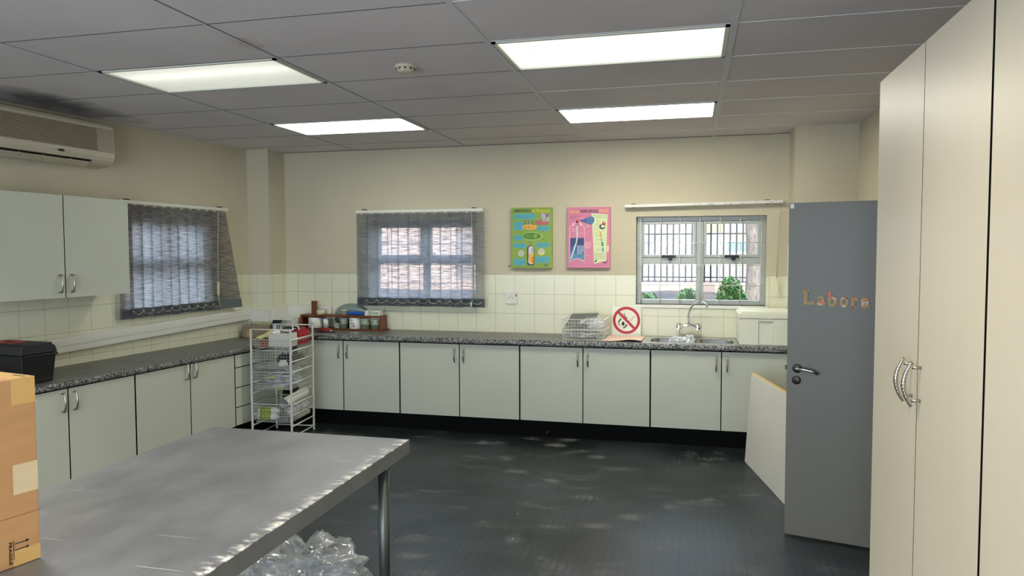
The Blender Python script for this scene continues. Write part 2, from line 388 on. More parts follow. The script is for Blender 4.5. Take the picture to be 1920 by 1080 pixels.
mb = MB(); mb.box(1.57, 2.9, 3.2, 3.3, 0, 2.5); mb.box(1.57, 2.9, 4.6, 4.7, 0, 2.5); mb.box(2.9, 3.0, 3.2, 4.7, 0, 2.5); mb.box(1.57, 3.0, 3.2, 4.7, 2.4, 2.5); mb.box(1.57, 3.0, 3.2, 4.7, -0.12, 0)
struct('wall_corridor', mb, mat('corridor_paint', '#c9c4b2', 0.7))
mb = MB()
for y0, y1 in ((3.45, 3.52), (4.37, 4.44)): mb.box(1.335, 1.352, y0, y1, 0, 2.09)
mb.box(1.335, 1.352, 3.45, 4.44, 2.02, 2.09); struct('trim_1', mb, M_door)

# ------------------------------------------------------------------ ceiling: 1.2 x 0.6 m tiles on T-bars
GX, GY = -3.419, 3.598
PANELS = {'A': (0, 0), 'B': (2, 0), 'C': (0, 3), 'D': (2, 3)}
mb = MB(); g = 0.0035
xs = [-5.8] + [GX + 1.2 * k for k in range(-1, 4)] + [1.57]; ys = [-2.7] + [GY + 0.6 * k for k in range(-10, 6)] + [7.22]
for i in range(len(xs) - 1):
    for j in range(len(ys) - 1):
        ci, cj = i - 2, j - 11
        if (ci, cj) in PANELS.values(): continue
        mb.box(xs[i] + g, xs[i + 1] - g, ys[j] + g, ys[j + 1] - g, H, H + 0.018)
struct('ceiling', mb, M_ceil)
mb = MB(); mb.box(-6, 1.8, -2.9, 7.4, H + 0.20, H + 0.35); struct('ceiling_sun_block', mb, M_dark)  # unseen slab added over the room to stop sun leaking in
mb = MB()
for k, w in ((1, 0.010), (2, 0.022), (3, 0.034), (0, 0.006)):
    mb.box(GX + 1.2 * k - w / 2, GX + 1.2 * k + w / 2, -2.5, 7.0, H - 0.004, H + 0.012)
for j in range(-10, 6):
    mb.box(GX + 2.4, 1.35, GY + 0.6 * j - 0.0085, GY + 0.6 * j - 0.003, H - 0.0025, H + 0.0)
struct('trim_2', mb, mat('white_grid_bar', '#cfcdd0', 0.5))
mb = MB()
for j in range(-10, 6): mb.box(-5.3, 1.35, GY + 0.6 * j - 0.003, GY + 0.6 * j + 0.002, H - 0.001, H + 0.004)
for k in (0, 1): mb.box(GX + 1.2 * k + 0.006, GX + 1.2 * k + 0.0105, -2.5, 7.0, H - 0.001, H)
mb.box(-4.25, 0.845, 6.9955, 6.9995, H - 0.004, H)
struct('trim_3', mb, mat('grid_shadow_gap', '#3a3634', 0.9))

# ceiling light fittings
M_rim = mat('light_frame_white', '#d8d8cc', 0.45)
M_refl = mat('reflector_white', '#f2f2ee', 0.5)
def mat_tube(name, s):
    t = NT(name); return t.done(t.n('Emission', {0: (1.0, 0.97, 0.90, 1), 1: s}))
def ceiling_light(key, label, strength, color, tubes, lit):
    ci, cj = PANELS[key]; x0, x1 = GX + 1.2 * ci, GX + 1.2 * ci + 1.2; y0, y1 = GY + 0.6 * cj, GY + 0.6 * cj + 0.6
    t = thing('ceiling_light', label, 'ceiling light', ((x0 + x1) / 2, (y0 + y1) / 2, H - 0.006), 'recessed fluorescent ceiling panels')
    e = 0.018; a = 0.020
    f = MB(); f.box(x0 + e, x1 - e, y0 + 0.012, y0 + 0.012 + a, H - 0.006, H + 0.02); f.box(x0 + e, x1 - e, y1 - 0.012 - a, y1 - 0.012, H - 0.006, H + 0.02)
    f.box(x0 + e, x0 + e + a, y0 + 0.012, y1 - 0.012, H - 0.006, H + 0.02); f.box(x1 - e - a, x1 - e, y0 + 0.012, y1 - 0.012, H - 0.006, H + 0.02)
    part(t, 'frame', f, M_rim)
    hgs = MB(); X0, X1, Y0, Y1 = x0 + 0.03, x1 - 0.03, y0 + 0.025, y1 - 0.025
    hgs.box(X0, X1, Y0, Y1, H + 0.105, H + 0.11); hgs.box(X0 - 0.004, X0, Y0, Y1, H + 0.02, H + 0.11); hgs.box(X1, X1 + 0.004, Y0, Y1, H + 0.02, H + 0.11)
    hgs.box(X0, X1, Y0 - 0.004, Y0, H + 0.02, H + 0.11); hgs.box(X0, X1, Y1, Y1 + 0.004, H + 0.02, H + 0.11)
    part(t, 'housing', hgs, M_refl)
    d = MB(); d.grid(lambda i, j: (x0 + 0.03 + (x1 - x0 - 0.06) * i, y0 + 0.025 + (y1 - y0 - 0.05) * j, H + 0.003), 2, 2)
    part(t, 'diffuser', d, mat_diffuser('prismatic_diffuser_' + key, strength, color))
    mt = mat_tube('lit_tube_' + key, lit)
    for ty in tubes:
        tb = MB(); tb.tube([(x0 + 0.06, y0 + ty, H + 0.075), (x1 - 0.06, y0 + ty, H + 0.075)], 0.013, 10); part(t, 'tube', tb, mt)
    if key == 'B':
        R = random.Random(6)
        for k in range(12):
            sx, sy, sr = x0 + 0.05 + 0.30 * R.random() ** 1.5, y0 + 0.05 + 0.45 * R.random(), R.uniform(0.002, 0.0045); sp = MB(); sp.lathe([(sr, H + 0.0012), (sr * 0.8, H + 0.0005), (0, H + 0.0003)], (sx, sy, 0), 8)
            part(t, 'insect_speck', sp, M_slot)
    return t, (x0, y0)
WARM = (1.0, 0.95, 0.82, 1); COOLW = (0.97, 1.0, 0.90, 1)
ceiling_light('A', 'dimmest recessed ceiling light panel, nearest the air conditioner', 0.26, COOLW, (0.22,), 2.4)
ceiling_light('B', 'largest looking lit ceiling panel, front right, with specks on its diffuser', 0.45, COOLW, (0.17, 0.43), 2.2)
ceiling_light('C', 'lit ceiling panel in front of the window with the closed grey blind', 5.0, COOLW, (0.17, 0.43), 3.0)
ceiling_light('D', 'brightest warm white ceiling panel, in front of the sink window', 14.5, WARM, (0.17, 0.43), 5.0)

# smoke detector
t = thing('smoke_detector', 'round cream smoke detector on the ceiling between the light panels', 'smoke detector', (-1.60, 3.93, H - 0.045))
a = MB(); a.lathe([(0.062, H), (0.062, H - 0.012), (0.056, H - 0.016)], (-1.60, 3.93, 0), 28); part(t, 'base', a, M_acb)
a = MB(); a.lathe([(0.054, H - 0.012), (0.053, H - 0.026), (0.040, H - 0.040), (0.018, H - 0.045), (0.0, H - 0.045)], (-1.60, 3.93, 0), 28); part(t, 'sensor_cap', a, M_acb)
a = MB()
for k in range(10):
    an = 2 * math.pi * k / 10; M = Matrix.Translation((-1.60, 3.93, 0)) @ Matrix.Rotation(an, 4, 'Z'); s0 = len(a.v); a.box(0.046, 0.0545, -0.008, 0.008, H - 0.027, H - 0.020); a.xf(M, s0)
part(t, 'vent_slots', a, M_slot)

# ------------------------------------------------------------------ windows
def window(name, hole, frame, wall_face, out):
    """hole = (u0,u1,z0,z1); out(u, d, z): d metres outward from the room face of the wall"""
    u0, u1, z0, z1 = hole; um = (u0 + u1) / 2; zt = 1.615
    root = thing(name, None, None, out(um, 0.0, z0), None, frame, 'structure')
    def bar(mb, a, b, c, d, n0, n1):
        p = [out(a, n0, c), out(b, n0, c), out(b, n1, c), out(a, n1, c), out(a, n0, d), out(b, n0, d), out(b, n1, d), out(a, n1, d)]; mb.hexa(p)
    f = MB(); w = 0.045
    bar(f, u0, u0 + w, z0, z1, 0.09, 0.15); bar(f, u1 - w, u1, z0, z1, 0.09, 0.15); bar(f, u0 + w, u1 - w, z0, z0 + w, 0.09, 0.15); bar(f, u0 + w, u1 - w, z1 - w, z1, 0.09, 0.15)
    bar(f, um - 0.034, um + 0.034, z0 + w, z1 - w, 0.09, 0.15); bar(f, u0 + w, um - 0.034, zt - 0.032, zt + 0.032, 0.09, 0.15); bar(f, um + 0.034, u1 - w, zt - 0.032, zt + 0.032, 0.09, 0.15)
    part(root, 'window_frame', f, M_alu, 0.004)
    for a, b in ((u0 + w, um - 0.034), (um + 0.034, u1 - w)):
        s = MB(); q = 0.028; c, d = zt + 0.032, z1 - w
        bar(s, a, a + q, c, d, 0.082, 0.128); bar(s, b - q, b, c, d, 0.082, 0.128); bar(s, a + q, b - q, c, c + q, 0.082, 0.128); bar(s, a + q, b - q, d - q, d, 0.082, 0.128)
        so = part(root, 'sash', s, M_alu, 0.003)
        gl = MB(); bar(gl, a + q, b - q, c + q, d - q, 0.104, 0.108); part(so, 'pane', gl, M_glass)
        gl = MB(); bar(gl, a, b, z0 + w, zt - 0.032, 0.118, 0.122); part(root, 'pane', gl, M_glass)
        hd = MB(); m = (a + b) / 2
        bar(hd, m - 0.065, m + 0.065, c - 0.002, c + 0.022, 0.058, 0.082); bar(hd, m - 0.005, m + 0.035, c - 0.022, c - 0.002, 0.052, 0.082); bar(hd, m + 0.01, m + 0.02, c - 0.034, c - 0.02, 0.056, 0.076)
        part(so, 'stay_handle', hd, M_black, 0.003)
    g = MB(); n = 7
    for k in range(n):
        u = u0 + 0.045 + (u1 - u0 - 0.09) * k / (n - 1); g.tube([out(u, 0.03, z0), out(u, 0.03, z1)], 0.0042, 6)
    for z in (z0 + 0.185, z0 + 0.375, z0 + 0.585):
        g.tube([out(u0, 0.037, z), out(u1, 0.037, z)], 0.0042, 6)
    part(root, 'burglar_bars', g, M_wire)
    sl = MB(); bar(sl, u0 - 0.015, u1 + 0.015, z0 - 0.028, z0, -0.012, 0.09); part(root, 'sill', sl, M_white, 0.003)
    return root
window('window_2', W_MID, None, 0, lambda u, d, z: (u, 7.0 + d, z))
window('window_3', W_RIGHT, None, 0, lambda u, d, z: (u, 7.0 + d, z))
window('window_1', W_LEFT, 'L', 0, lambda u, d, z: (-d, u, z))

# ------------------------------------------------------------------ outside
M_soil = mat('dry_soil', '#4a4850', 0.95, vary=0.45, vscale=3, col2='#66584e')
mb = MB(); mb.grid(lambda u, v: (-14 + 26 * u, 7.22 + 7.7 * v, -0.1 + 1.0 * min(1, (v * 1.15)) + 0.05 * mnoise.noise(Vector((u * 20, v * 9, 0)))), 40, 16)
mb.grid(lambda u, v: (-30 + 24.6 * u, -12 + 19.3 * v, -0.1), 2, 2); mb.grid(lambda u, v: (-30 + 60 * u, 14.9 + 25 * v, 0.9), 2, 2)
struct('ground', mb, M_soil)
mb = MB(); mb.box(-9, 8, 14.86, 15.14, 0.6, 1.08); solo('garden_kerb_wall', 'low pale wall under the spiked fence outside the sink window', 'wall', mb, mat('pale_render', '#d9b9a4', 0.85), (0, 15, 0.6))
FY = 15.0; M_fence = mat('dark_grey_steel', '#24282d', 0.5)
t = thing('palisade_fence', 'dark steel palisade fence seen through the sink window', 'fence', (0, FY, 1.08))
for z in (1.19, 2.06):
    a = MB(); a.box(-3.5, 3.6, FY + 0.0, FY + 0.03, z - 0.016, z + 0.016); part(t, 'rail', a, M_fence)
for k in range(58):
    x = -3.42 + 0.122 * k; a = MB(); a.prism([(x - 0.018, 1.09), (x + 0.018, 1.09), (x + 0.018, 2.75), (x, 2.83), (x - 0.018, 2.75)], 'y', FY - 0.014, FY); part(t, 'pale', a, M_fence)
# building behind the fence with painted panels
t = thing('painted_building', 'white sunlit building with colourful painted panels behind the fence', 'building', (0.5, 21, 0.9))
a = MB(); a.box(-2.5, 9, 21, 24, 0.9, 6.5); part(t, 'wall', a, mat('white_render', '#f0ece4', 0.9))
for (x0, x1, z0, z1, c) in ((0.36, 0.85, 2.25, 2.9, '#e9d884'), (0.95, 1.75, 2.35, 2.9, '#b5dbe6'), (0.95, 1.5, 1.72, 1.98, '#7fb0d0'), (1.55, 1.95, 1.55, 1.85, '#86c0bd'), (1.05, 1.30, 2.02, 2.26, '#e6b79c'), (1.5, 2.2, 1.98, 2.26, '#e2d7c4'), (-0.75, -0.4, 2.5, 2.9, '#8f9abb')):
    a = MB(); a.box(x0, x1, 20.97, 21.0, z0, z1); part(t, 'painted_panel', a, mat('panel_' + c[1:], c, 0.8))
t = thing('brick_house', 'pinkish brick house wall seen blurred through the closed blind', 'house', (-8.5, 15.6, 0.7))
a = MB(); a.box(-14.5, -5.2, 15.6, 18.5, 0.5, 3.9)
def mat_brick():
    t = NT('pink_brick'); o = t.obj(); sp = t.n('SeparateXYZ', {0: o}); v = t.n('CombineXYZ', {0: t.math('ADD', sp.outputs[0], sp.outputs[1]), 1: sp.outputs[2]}).outputs[0]
    b = t.n('TexBrick', {'Vector': v, 'Color1': hx('#cfae a2'.replace(' ', '')), 'Color2': hx('#dcc0b6'), 'Mortar': hx('#d8cfc6'), 'Scale': 1.0, 'Mortar Size': 0.012, 'Brick Width': 0.24, 'Row Height': 0.085})
    return t.done(t.bsdf(Base_Color=b.outputs[0], Roughness=0.9))
part(t, 'brick_wall', a, mat_brick())
a = MB(); a.box(-14.8, -5.0, 15.4, 18.7, 3.9, 4.1); part(t, 'roof_edge', a, M_fence)
# tree trunk
t = thing('tree', 'rough grey tree trunk outside the right half of the sink window', 'tree', (0.97, 12.6, 0.75))
a = MB(); pts = [(0.97 + 0.03 * math.sin(k), 12.6, 0.5 + 0.5 * k) for k in range(10)]; a.tube(pts, [0.20, 0.14, 0.125, 0.12, 0.118, 0.115, 0.11, 0.11, 0.10, 0.09], 14)
M_bark = mat('bark', '#8a8078', 0.95, vary=0.55, vscale=14, stretch=(2, 2, 0.6), bump=1.0, bscale=26); part(t, 'trunk', a, M_bark)
for k, (dx, dy) in enumerate(((1.5, 0.5), (-1.3, 0.4), (0.4, -1.1))):
    a = MB(); a.tube([(0.97, 12.6, 4.4), (0.97 + dx * 0.5, 12.6 + dy * .5, 5.1), (0.97 + dx, 12.6 + dy, 5.6)], [0.09, 0.06, 0.03], 8); part(t, 'branch', a, M_bark)
M_leaf = mat('shrub_leaf', '#93b56c', 0.5, vary=0.5, vscale=30, col2='#5f8a58')
def leafy(mb, c, r, n, seed, ls=0.05):
    R = random.Random(seed)
    for k in range(n):
        while True:
            d = Vector((R.uniform(-1, 1), R.uniform(-1, 1), R.uniform(-0.3, 1)))
            if 0.2 < d.length < 1: break
        p = Vector(c) + Vector((d.x * r[0], d.y * r[1], d.z * r[2])); M = Matrix.Translation(p) @ Matrix.Rotation(R.uniform(0, 6.3), 4, 'Z') @ Matrix.Rotation(R.uniform(-1, 1), 4, 'X')
        s = ls * R.uniform(0.6, 1.2); s0 = len(mb.v)
        mb.add([(0, -s, 0), (s * .4, 0, s * .12), (0, s, 0), (-s * .4, 0, s * .12)], [(0, 1, 2), (0, 2, 3)]); mb.xf(M, s0)
for (x, y, z, r, n, sd, lb) in ((0.98, 9.3, 0.80, (0.22, 0.20, 0.52), 2200, 1, 'green shrub outside the sink window, in front of the tree trunk'),
                               (0.47, 9.3, 0.82, (0.22, 0.20, 0.58), 2400, 2, 'tallest green shrub outside the right pane of the sink window'),
                               (-0.03, 9.3, 0.80, (0.22, 0.20, 0.46), 2200, 3, 'green shrub behind the mullion of the sink window'),
                               (-0.53, 9.3, 0.79, (0.22, 0.20, 0.40), 2000, 4, 'lowest grey green shrub outside the left pane of the sink window'),
                               (-1.03, 9.3, 0.79, (0.22, 0.20, 0.42), 2000, 5, 'green shrub outside the left edge of the sink window')):
    t = thing('shrub', lb, 'shrub', (x, y, z - 0.1), 'shrubs outside the sink window')
    a = MB(); leafy(a, (x, y, z), r, n, sd); part(t, 'foliage', a, M_leaf)
    a = MB()
    for q in (-.15, 0, .15): a.tube([(x, y, z - 0.62), (x + q, y, z + 0.25)], 0.008, 5)
    part(t, 'stems', a, M_bark)
mb = MB(); mb.box(-14, 8, -7.2, -7.0, -0.1, 6.0); struct('wall_sun_block', mb, mat('sun_block_render', '#c9c2b6', 0.9))  # unseen wall added to keep the sun out of the rear opening
mb = MB(); mb.box(-9.5, -9.3, -4, 12, -0.1, 1.5); solo('boundary_wall', 'pale boundary wall outside the left blind', 'wall', mb, mat('boundary_render', '#b9b4ac', 0.9), (-9.4, 4, -0.1))
# ------------------------------------------------------------------ handles and cabinets
def bow_handle(mb, p, along, out, L=0.122, d=0.032, r=0.0080, flat=1.0):
    """bow pull: p centre on the door face"""
    p, along, out = Vector(p), Vector(along), Vector(out); pts = []
    pts.append(p - along * (L / 2) + out * 0.0)
    n = 10
    for k in range(n + 1):
        s = -1 + 2 * k / n; pts.append(p + along * (s * L / 2) + out * (d * (1 - 0.45 * s * s) ))
    pts.append(p + along * (L / 2))
    rad = [r * 0.9] + [r * (1.05 - 0.25 * abs(-1 + 2 * k / n)) for k in range(n + 1)] + [r * 0.9]
    mb.tube(pts, rad, 8)

def base_cabinet(label, u0, u1, split, frame, zk, zt, front, back, hz, body_top=None, group=None, left=False, plug=None, plinth_front=None):
    """front/back: depth coordinate of door face and rear.  u is the run direction."""
    def Pn(mb, a, b, n0, n1, c, d):
        if left: panel(mb, min(n0, n1), max(n0, n1), a, b, c, d, 'x')
        else: panel(mb, a, b, min(n0, n1), max(n0, n1), c, d, 'y')
    def B(mb, a, b, n0, n1, c, d):
        if left: mb.box(min(n0, n1), max(n0, n1), a, b, c, d)
        else: mb.box(a, b, min(n0, n1), max(n0, n1), c, d)
    sgn = 1 if left else -1; dt = 0.018 * sgn
    um = (u0 + u1) / 2
    base = ((back + front) / 2, um, 0) if left else (um, (back + front) / 2, 0)
    t = thing('base_cabinet', label, 'cabinet', base, group, frame)
    c = MB(); B(c, u0 + 0.001, u1 - 0.001, back, front - dt - sgn * 0.002, zk, body_top or zt); part(t, 'body', c, M_dark)
    k = MB(); pf = front - sgn * 0.055; B(k, u0, u1, pf - sgn * 0.016, pf, 0, zk - 0.002); part(t, 'plinth', k, M_dark)
    if plug:
        q = MB(); q.lathe([(0.011, -0.004), (0.009, -0.007), (0.0, -0.007)], (plug[0], pf, plug[1]), 14, axis='y'); part(t, 'plinth_plug', q, M_wood)
    g = 0.0045; edges = [u0] + ([split] if split is not None else []) + [u1]
    for i, (a, b) in enumerate(zip(edges, edges[1:])):
        d = MB(); Pn(d, a + (g if i else 1.5 * g), b - (g if i == 0 and split is not None else 1.5 * g), front - dt, front, zk + 0.002, zt - 0.008); do = part(t, 'door', d, [M_cab, M_dark])
        hu = (b - 0.045) if (i == 0 and split is not None) else (a + 0.045)
        h = MB(); P = (front, hu, hz) if left else (hu, front, hz); bow_handle(h, P, (0, 0, 1), (1, 0, 0) if left else (0, -1, 0)); part(do, 'handle', h, M_nickel)
    return t
GB = 'grey base cabinets along the back wall'; FB = 6.44; BB = 6.985
base_cabinet('grey two-door base cabinet behind the wire trolley, left end of the back wall', -3.80, -2.712, -3.303, None, 0.155, 0.848, FB, BB, 0.735, group=GB)
base_cabinet('grey two-door base cabinet under the blind-covered back window', -2.712, -1.529, -2.111, None, 0.155, 0.848, FB, BB, 0.735, group=GB)
base_cabinet('grey two-door base cabinet below the posters and stacked wire baskets', -1.529, -0.347, -0.944, None, 0.155, 0.848, FB, BB, 0.735, 0.74, group=GB, plug=(-1.282, 0.04))
base_cabinet('grey two-door base cabinet under the sink, partly behind the leaning board', -0.347, 0.842, 0.254, None, 0.155, 0.848, FB, BB, 0.735, 0.74, group=GB)
mb = MB(); mb.box(0.846, 1.345, 6.45, 6.63, 0.0, 0.848); solo('filler_panel', 'narrow grey end panel closing the back counter behind the door', 'panel', mb, M_cab, (1.1, 6.54, 0))
GL = 'grey base cabinets along the left wall'; FL = 0.612
base_cabinet('grey two-door base cabinet on the left, beside the cardboard box', -3.21, -2.088, -2.649, 'L', 0.14, 0.793, FL, 0.02, 0.695, group=GL, left=True)
base_cabinet('grey two-door base cabinet on the left, next to the drawers', -2.088, -0.985, -1.527, 'L', 0.14, 0.793, FL, 0.02, 0.728, group=GL, left=True)
t = thing('drawer_unit', 'grey four-drawer unit in the corner behind the wire trolley', 'drawer unit', (0.3, -0.63, 0), None, 'L')
a = MB(); a.box(0.02, FL - 0.02, -0.984, -0.29, 0.14, 0.793); part(t, 'body', a, M_dark)
a = MB(); a.box(FL - 0.071, FL - 0.055, -0.985, -0.29, 0, 0.138); part(t, 'plinth', a, M_dark)
zz = [0.142, 0.309, 0.487, 0.669, 0.787]
for c, d in zip(zz, zz[1:]):
    a = MB(); panel(a, FL - 0.018, FL, -0.980, -0.36, c + 0.004, d - 0.004, 'x'); part(t, 'drawer_front', a, [M_cab, M_dark])
a = MB(); a.box(FL - 0.018, FL, -0.353, -0.30, 0.142, 0.787); part(t, 'corner_strip', a, M_cab, 0.0015)

# worktops
SX0, SX1, SY0, SY1 = -0.425, 0.395, 6.455, 6.93
mb = MB(); z0, z1 = 0.852, 0.900
prof = [(6.4155, 0.856), (6.4125, 0.866), (6.4125, 0.884), (6.416, 0.894), (6.424, 0.8995), (6.436, 0.900), (6.4551, 0.900), (6.4551, 0.852), (6.42, 0.852)]
mb.prism([(q[0], q[1]) for q in prof], 'x', -4.0, 1.345)
mb.box(-4.0, SX0 + 0.02, 6.455, 6.998, z0, z1); mb.box(SX1 - 0.02, 0.843, 6.455, 6.998, z0, z1); mb.box(0.843, 1.345, 6.455, 6.638, z0, z1)
mb.box(SX0 + 0.02, SX1 - 0.02, SY1 - 0.02, 6.998, z0, z1); mb.box(SX0 + 0.02, SX1 - 0.02, 6.455, SY0 + 0.02, z0, z1)
solo('worktop', 'long dark speckled worktop along the back wall, with the sink let in', 'worktop', mb, M_top, (-1.4, 6.7, 0.852))
mb = MB(); z0, z1 = 0.797, 0.838
prof = [(0.6365, 0.801), (0.640, 0.810), (0.640, 0.824), (0.636, 0.833), (0.628, 0.8375), (0.616, 0.838), (0.002, 0.838), (0.002, 0.797), (0.632, 0.797)]
mb.prism(prof, 'y', -3.4, -0.245)
w0 = len(mb.v); mb.prism([(-4.515, 6.425), (-4.002, 6.425), (-4.002, 6.998), (-4.247, 6.998), (-4.247, 6.687), (-4.495, 6.687)], 'z', z0, z1); mb.xf(LM.inverted(), w0)
solo('worktop', 'dark speckled worktop along the left wall, under the toolbox', 'worktop', mb, M_top, (0.3, -1.9, 0.797), frame='L')

# wall cupboard
t = thing('wall_cupboard', 'grey two-door wall cupboard beside the left blind', 'cupboard', (0.16, -2.4, 1.382), None, 'L')
a = MB(); a.box(0.001, 0.302, -2.955, -1.832, 1.384, 2.113); part(t, 'body', a, M_cab, 0.0015)
a = MB(); a.box(0.296, 0.3035, -2.951, -1.836, 1.388, 2.109); part(t, 'gap_lining', a, M_dark)
for i, (y0, y1) in enumerate(((-2.957, -2.398), (-2.398, -1.83))):
    a = MB(); panel(a, 0.304, 0.322, y0 + 0.004, y1 - 0.003, 1.382, 2.115, 'x'); d = part(t, 'door', a, [M_cab, M_dark])
    h = MB(); bow_handle(h, (0.322, (y1 - 0.047) if i == 0 else (y0 + 0.047), 1.483), (0, 0, 1), (1, 0, 0)); part(d, 'handle', h, M_nickel)

# tall cupboards on the right
def tall_cupboard(label, y0, y1, split, handles):
    t = thing('tall_cupboard', label, 'cupboard', (1.05, (y0 + y1) / 2, 0), 'tall pale cupboards on the right')
    a = MB(); a.box(0.772, 1.345, y0 + 0.001, y1 - 0.001, 0.08, 2.398); part(t, 'body', a, M_cup)
    a = MB(); a.box(0.7685, 0.774, y0 + 0.004, y1 - 0.004, 0.08, 2.394); part(t, 'gap_lining', a, M_dark)
    a = MB(); a.box(0.82, 0.84, y0, y1, 0, 0.08); part(t, 'plinth', a, M_dark)
    for i, (a0, a1) in enumerate(((y0, split), (split, y1))):
        a = MB(); panel(a, 0.750, 0.768, a0 + (0.003 if i else 0.006), a1 - (0.006 if i else 0.003), 0.082, 2.40, 'x'); d = part(t, 'door', a, [M_cup, M_dark])
        hy = (a1 - 0.04) if i == 0 else (a0 + 0.055)
        h = MB()
        for s in (-1, 1): h.tube([(0.750, hy, 1.253 + s * 0.056), (0.722, hy, 1.253 + s * 0.056)], 0.0052, 10)
        pts = [(0.722 - 0.026 * (1 - (k / 7 - 1) ** 2), hy, 1.253 + 0.076 * (k / 7 - 1)) for k in range(15)]
        rad = [0.0062 * (0.75 + 0.45 * (1 - abs(k / 7 - 1))) for k in range(15)]
        h.tube(pts, rad, 10)
        for k in range(3, 12):
            p = Vector(pts[k]); q = (Vector(pts[k + 1]) - Vector(pts[k - 1])).normalized(); h.tube([p - q * 0.0016, p + q * 0.0016], rad[k] + 0.0013, 10)
        part(d, 'handle', h, M_nickel)
    return t
tall_cupboard('tall pale two-door cupboard with bow handles, beside the open grey door', 2.141, 3.325, 2.715, True)
tall_cupboard('tall pale cupboard at the right edge of the photo, nearest the camera', 0.93, 2.138, 1.53, True)

# ------------------------------------------------------------------ door
DA = math.atan2(-0.112, 0.44); DM = Matrix.Translation((0.552, 4.542, 0)) @ Matrix.Rotation(DA, 4, 'Z')
t = thing('door_1', 'open grey door with the letters Labora, in front of the back counter', None, (0.4, 0.02, 0.01), None, DM, 'structure')
a = MB(); a.box(0, 0.81, 0, 0.042, 0.010, 1.985); part(t, 'door_leaf', a, M_door, 0.0015)
a = MB(); a.lathe([(0.0265, 0.0), (0.0265, -0.006), (0.024, -0.009), (0.0, -0.009)], (0.058, 0, 1.012), 26, axis='y')
h = MB(); h.tube([(0.058, -0.008, 1.012), (0.058, -0.040, 1.012), (0.066, -0.047, 1.013), (0.10, -0.049, 1.014), (0.145, -0.046, 1.006), (0.178, -0.044, 0.991)], [0.010, 0.009, 0.0095, 0.0095, 0.009, 0.0075], 12)
ho = part(t, 'rose', a, mat('dark_steel_rose', '#55524c', 0.35, 0.9)); part(ho, 'lever_handle', h, M_stain)
a = MB(); a.lathe([(0.0255, 0.0), (0.0255, -0.005), (0.023, -0.008), (0.0, -0.008)], (0.055, 0, 0.942), 26, axis='y'); eo = part(t, 'escutcheon', a, mat('dark_steel_rose', '#55524c', 0.35, 0.9))
a = MB(); a.lathe([(0.0045, 0), (0.0045, -0.0006), (0.0, -0.0006)], (0.055, -0.008, 0.947), 12, axis='y'); a.box(0.0528, 0.0572, -0.0086, -0.008, 0.930, 0.946); part(eo, 'keyhole', a, M_dark)
a = MB(); a.box(-0.012, 0.0, 0.014, 0.030, 1.000, 1.024); part(t, 'latch', a, mat('latch_steel', '#3c3c3c', 0.4, 0.8))
a = MB(); a.box(0.006, 0.026, -0.002, 0.0, 1.953, 1.980); part(t, 'white_tab', a, M_white)
a = MB(); a.box(-0.005, 0.0, 0.005, 0.036, 1.55, 1.74); part(t, 'door_edge_plate', a, M_white)
def mat_decoupage():
    t = NT('patterned_paper_letter'); o = t.obj()
    v = t.n('TexVoronoi', {'Vector': t.map(o, (1, 1, 1), (0.3, 0.1, 0.2)), 'Scale': 48.0}).outputs['Color']; k = t.n('SeparateColor', {0: v}); w = t.noise(o, 90, 3)
    c = t.mixc(t.ramp(k.outputs[0], 0.30, 0.55), hx('#d9692c'), hx('#c08338')); c = t.mixc(t.ramp(k.outputs[1], 0.55, 0.7), c, hx('#8a8a3c')); c = t.mixc(t.ramp(k.outputs[2], 0.90, 0.95), c, hx('#ddc39a'))
    c = t.mixc(t.ramp(w, 0.62, 0.70), c, hx('#3a2416'))
    return t.done(t.bsdf(Base_Color=c, Roughness=0.4))
M_let = mat_decoupage()
for ch, u0, u1, z0, z1 in (('L', 0.088, 0.1467, 1.39, 1.478), ('a', 0.16, 0.2054, 1.388, 1.448), ('b', 0.2195, 0.2665, 1.382, 1.47), ('o', 0.2806, 0.326, 1.38, 1.442), ('r', 0.3409, 0.3769, 1.38, 1.44), ('a', 0.3902, 0.4372, 1.38, 1.44)):
    a = MB(); a.text(ch, u0, u1, z0, z1, lambda x, z, d: (x, -d, z), 0.008, bold=0.042)
    if ch == 'L': a.box(u0 - 0.004, u0 + 0.032, -0.008, 0, z1 - 0.013, z1)
    if ch == 'r': a.box(u0 - 0.005, u0 + 0.027, -0.008, 0, z0, z0 + 0.011)
    part(t, 'letter', a, M_let, label='patterned wooden letter ' + ch)

# ------------------------------------------------------------------ board leaning behind the door
d = Vector((0.187, -0.98, 0)).normalized(); nrm = Vector((0.98, 0.187, 0)).normalized(); b0 = Vector((0.430, 6.09, 0)); ln = 1.18; tk = 0.032; lean = nrm * 0.045
P = [b0, b0 + d * ln, b0 + d * ln + nrm * tk, b0 + nrm * tk]; hh = Vector((0, 0, 0.722))
t = thing('leaning_board', 'white laminated chipboard panel standing on edge behind the open door', 'board', tuple(b0 + d * ln * 0.5))
a = MB(); a.hexa([tuple(q) for q in P] + [tuple(q + lean + hh) for q in P]); part(t, 'panel', a, M_lam, 0.001)
Q = [q + lean + hh for q in P]; ins = nrm * 0.003; a = MB()
a.hexa([tuple(Q[0] + ins + d * .004), tuple(Q[1] + ins - d * .004), tuple(Q[2] - ins - d * .004), tuple(Q[3] - ins + d * .004)] + [tuple(q + Vector((0, 0, 0.0025))) for q in (Q[0] + ins + d * .004, Q[1] + ins - d * .004, Q[2] - ins - d * .004, Q[3] - ins + d * .004)])
part(t, 'raw_chipboard_edge', a, M_chip, label='rough yellowish chipboard edge')
